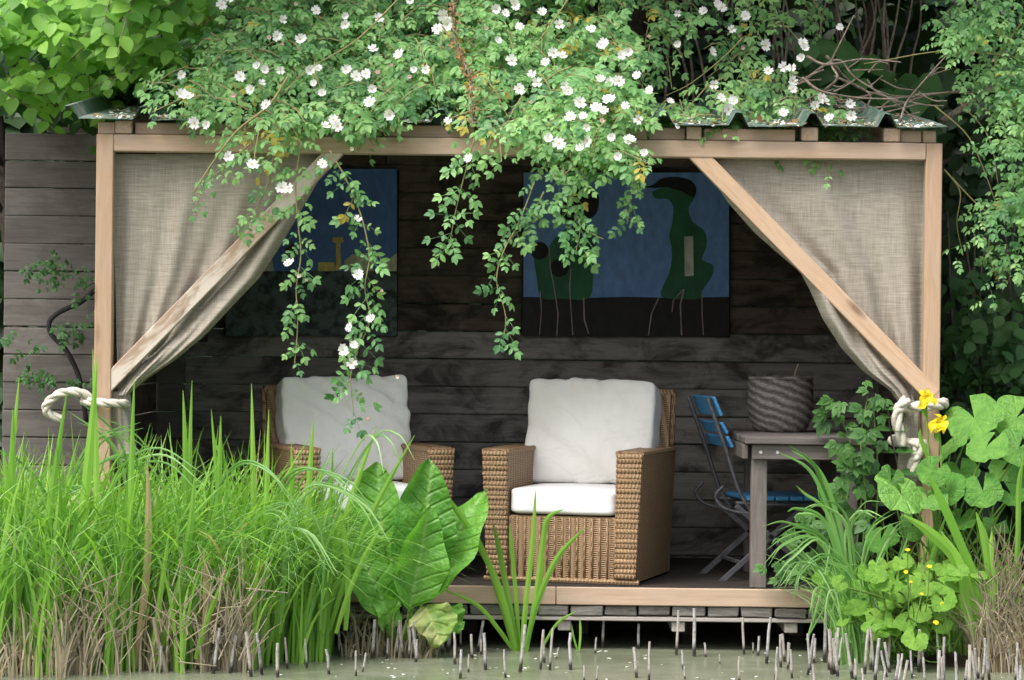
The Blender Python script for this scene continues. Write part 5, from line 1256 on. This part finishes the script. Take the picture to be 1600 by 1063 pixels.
ga, gb, gc, gd = 'stubs along the left reed bed', 'stubs below the big leaves', 'stubs in open water', 'stubs along the right bank'
la, lb, lc, ld = 'pale cut reed stub at the foot of the left reed bed', 'pale cut reed stub in the cluster below the big leaves', 'lone cut reed stub in open water before the deck', 'pale cut reed stub in the row before the right bank'
for k in range(62): stub(random.uniform(-5, 470), random.uniform(1030, 1068), random.uniform(30, 75), la, ga)
for (a, b_, h_) in ((470, 1030, 60), (485, 1050, 45), (520, 1060, 40), (535, 1030, 45), (550, 1020, 38), (572, 1055, 30), (562, 1062, 40)): stub(a, b_, h_, la, ga)
for k in range(30): stub(random.gauss(640, 42), random.uniform(1012, 1042), random.uniform(22, 62), lb, gb)
for (a, b_, h_) in ((698, 1020, 50), (705, 1022, 60), (716, 1040, 50), (725, 1062, 45), (738, 1052, 28), (743, 1030, 38), (757, 1024, 24), (764, 1048, 58), (796, 1060, 45), (818, 1050, 75), (850, 1045, 62), (856, 1035, 50), (865, 1046, 66), (875, 1028, 18), (897, 1045, 58), (918, 1062, 25), (938, 1062, 24), (935, 1018, 25), (947, 1010, 62), (1000, 1055, 48), (1003, 1010, 40), (1020, 1060, 62), (1062, 1018, 70), (1073, 1040, 30), (1076, 1055, 20), (1090, 1020, 75), (1108, 1020, 22), (1130, 1030, 10), (1161, 1060, 42), (1168, 1015, 58), (1182, 1012, 16), (1190, 1016, 30)): stub(a, b_, h_, lc, gc, .06)
for k in range(62): stub(random.uniform(1195, 1610), random.uniform(1022, 1066), random.uniform(30, 78), ld, gd)
ORD = 'first second third fourth fifth sixth seventh eighth ninth tenth eleventh twelfth thirteenth fourteenth fifteenth sixteenth'.split()
OW.sort(key=lambda q: q[0])
for i, (px_, h_, o) in enumerate(OW):
    left = px_ < 930; k_ = i if left else len(OW) - 1 - i
    o['label'] = ('tall ' if h_ > 54 else 'short ' if h_ < 27 else '') + 'cut reed stub in the open water, ' + ORD[min(k_, 15)] + (' from the big leaves' if left else ' from the right bank')
# tall pale dry stalks in front of the left reeds
for (a, b_, t0, t1, w, lab) in ((22, 1062, 24, 818, .0085, 'tallest pale dry stalk, upright near the left edge of the picture'), (18, 1050, -6, 900, .008, 'pale dry stalk leaning out of the left edge of the picture'), (182, 1055, 184, 985, .011, 'short thick pale cut stalk at the foot of the left reeds'), (130, 1045, 132, 935, .007, 'thin pale stalk just left of the short thick cut one'), (85, 1045, 84, 925, .007, 'thin pale stalk second right of the tallest dry stalk'), (265, 1055, 240, 965, .010, 'thick pale stalk leaning left at the foot of the reeds'), (378, 1000, 380, 818, .006, 'slender pale stalk standing at the right of the left reed bed')):
    y = -1.05 if b_ > 1020 else -.8; p, q = P(a, b_ + 25, y), P(t0, t1, y - .02)
    MB().tube([p, p.lerp(q, .35) + Vector((.004, 0, 0)), p.lerp(q, .7) - Vector((.004, 0, 0)), q], [w, w, w * .95, w * .9], 7).build('dry_reed_stalk', M['straw'], None, label=lab, cat='reed stalk', group='tall dry stalks at left')
# petals and bits floating on the film
N = 130; fx = rng.uniform(-1.2, 2.4, N); fy = rng.uniform(-1.2, -.02, N)
link('floating_petals', scatter('floating_petals', [PET], np.stack([fx, fy, np.full(N, WATER + .003)], -1), rnd_dirs(N, (0, 0, 0), (1, 1, .02)), rnd_dirs(N, (0, 0, 1), (.08, .08, 0)), rng.uniform(.008, .022, N)), None, M['petal'], label='fallen white petals floating on the pond', cat='petals', kind='stuff')
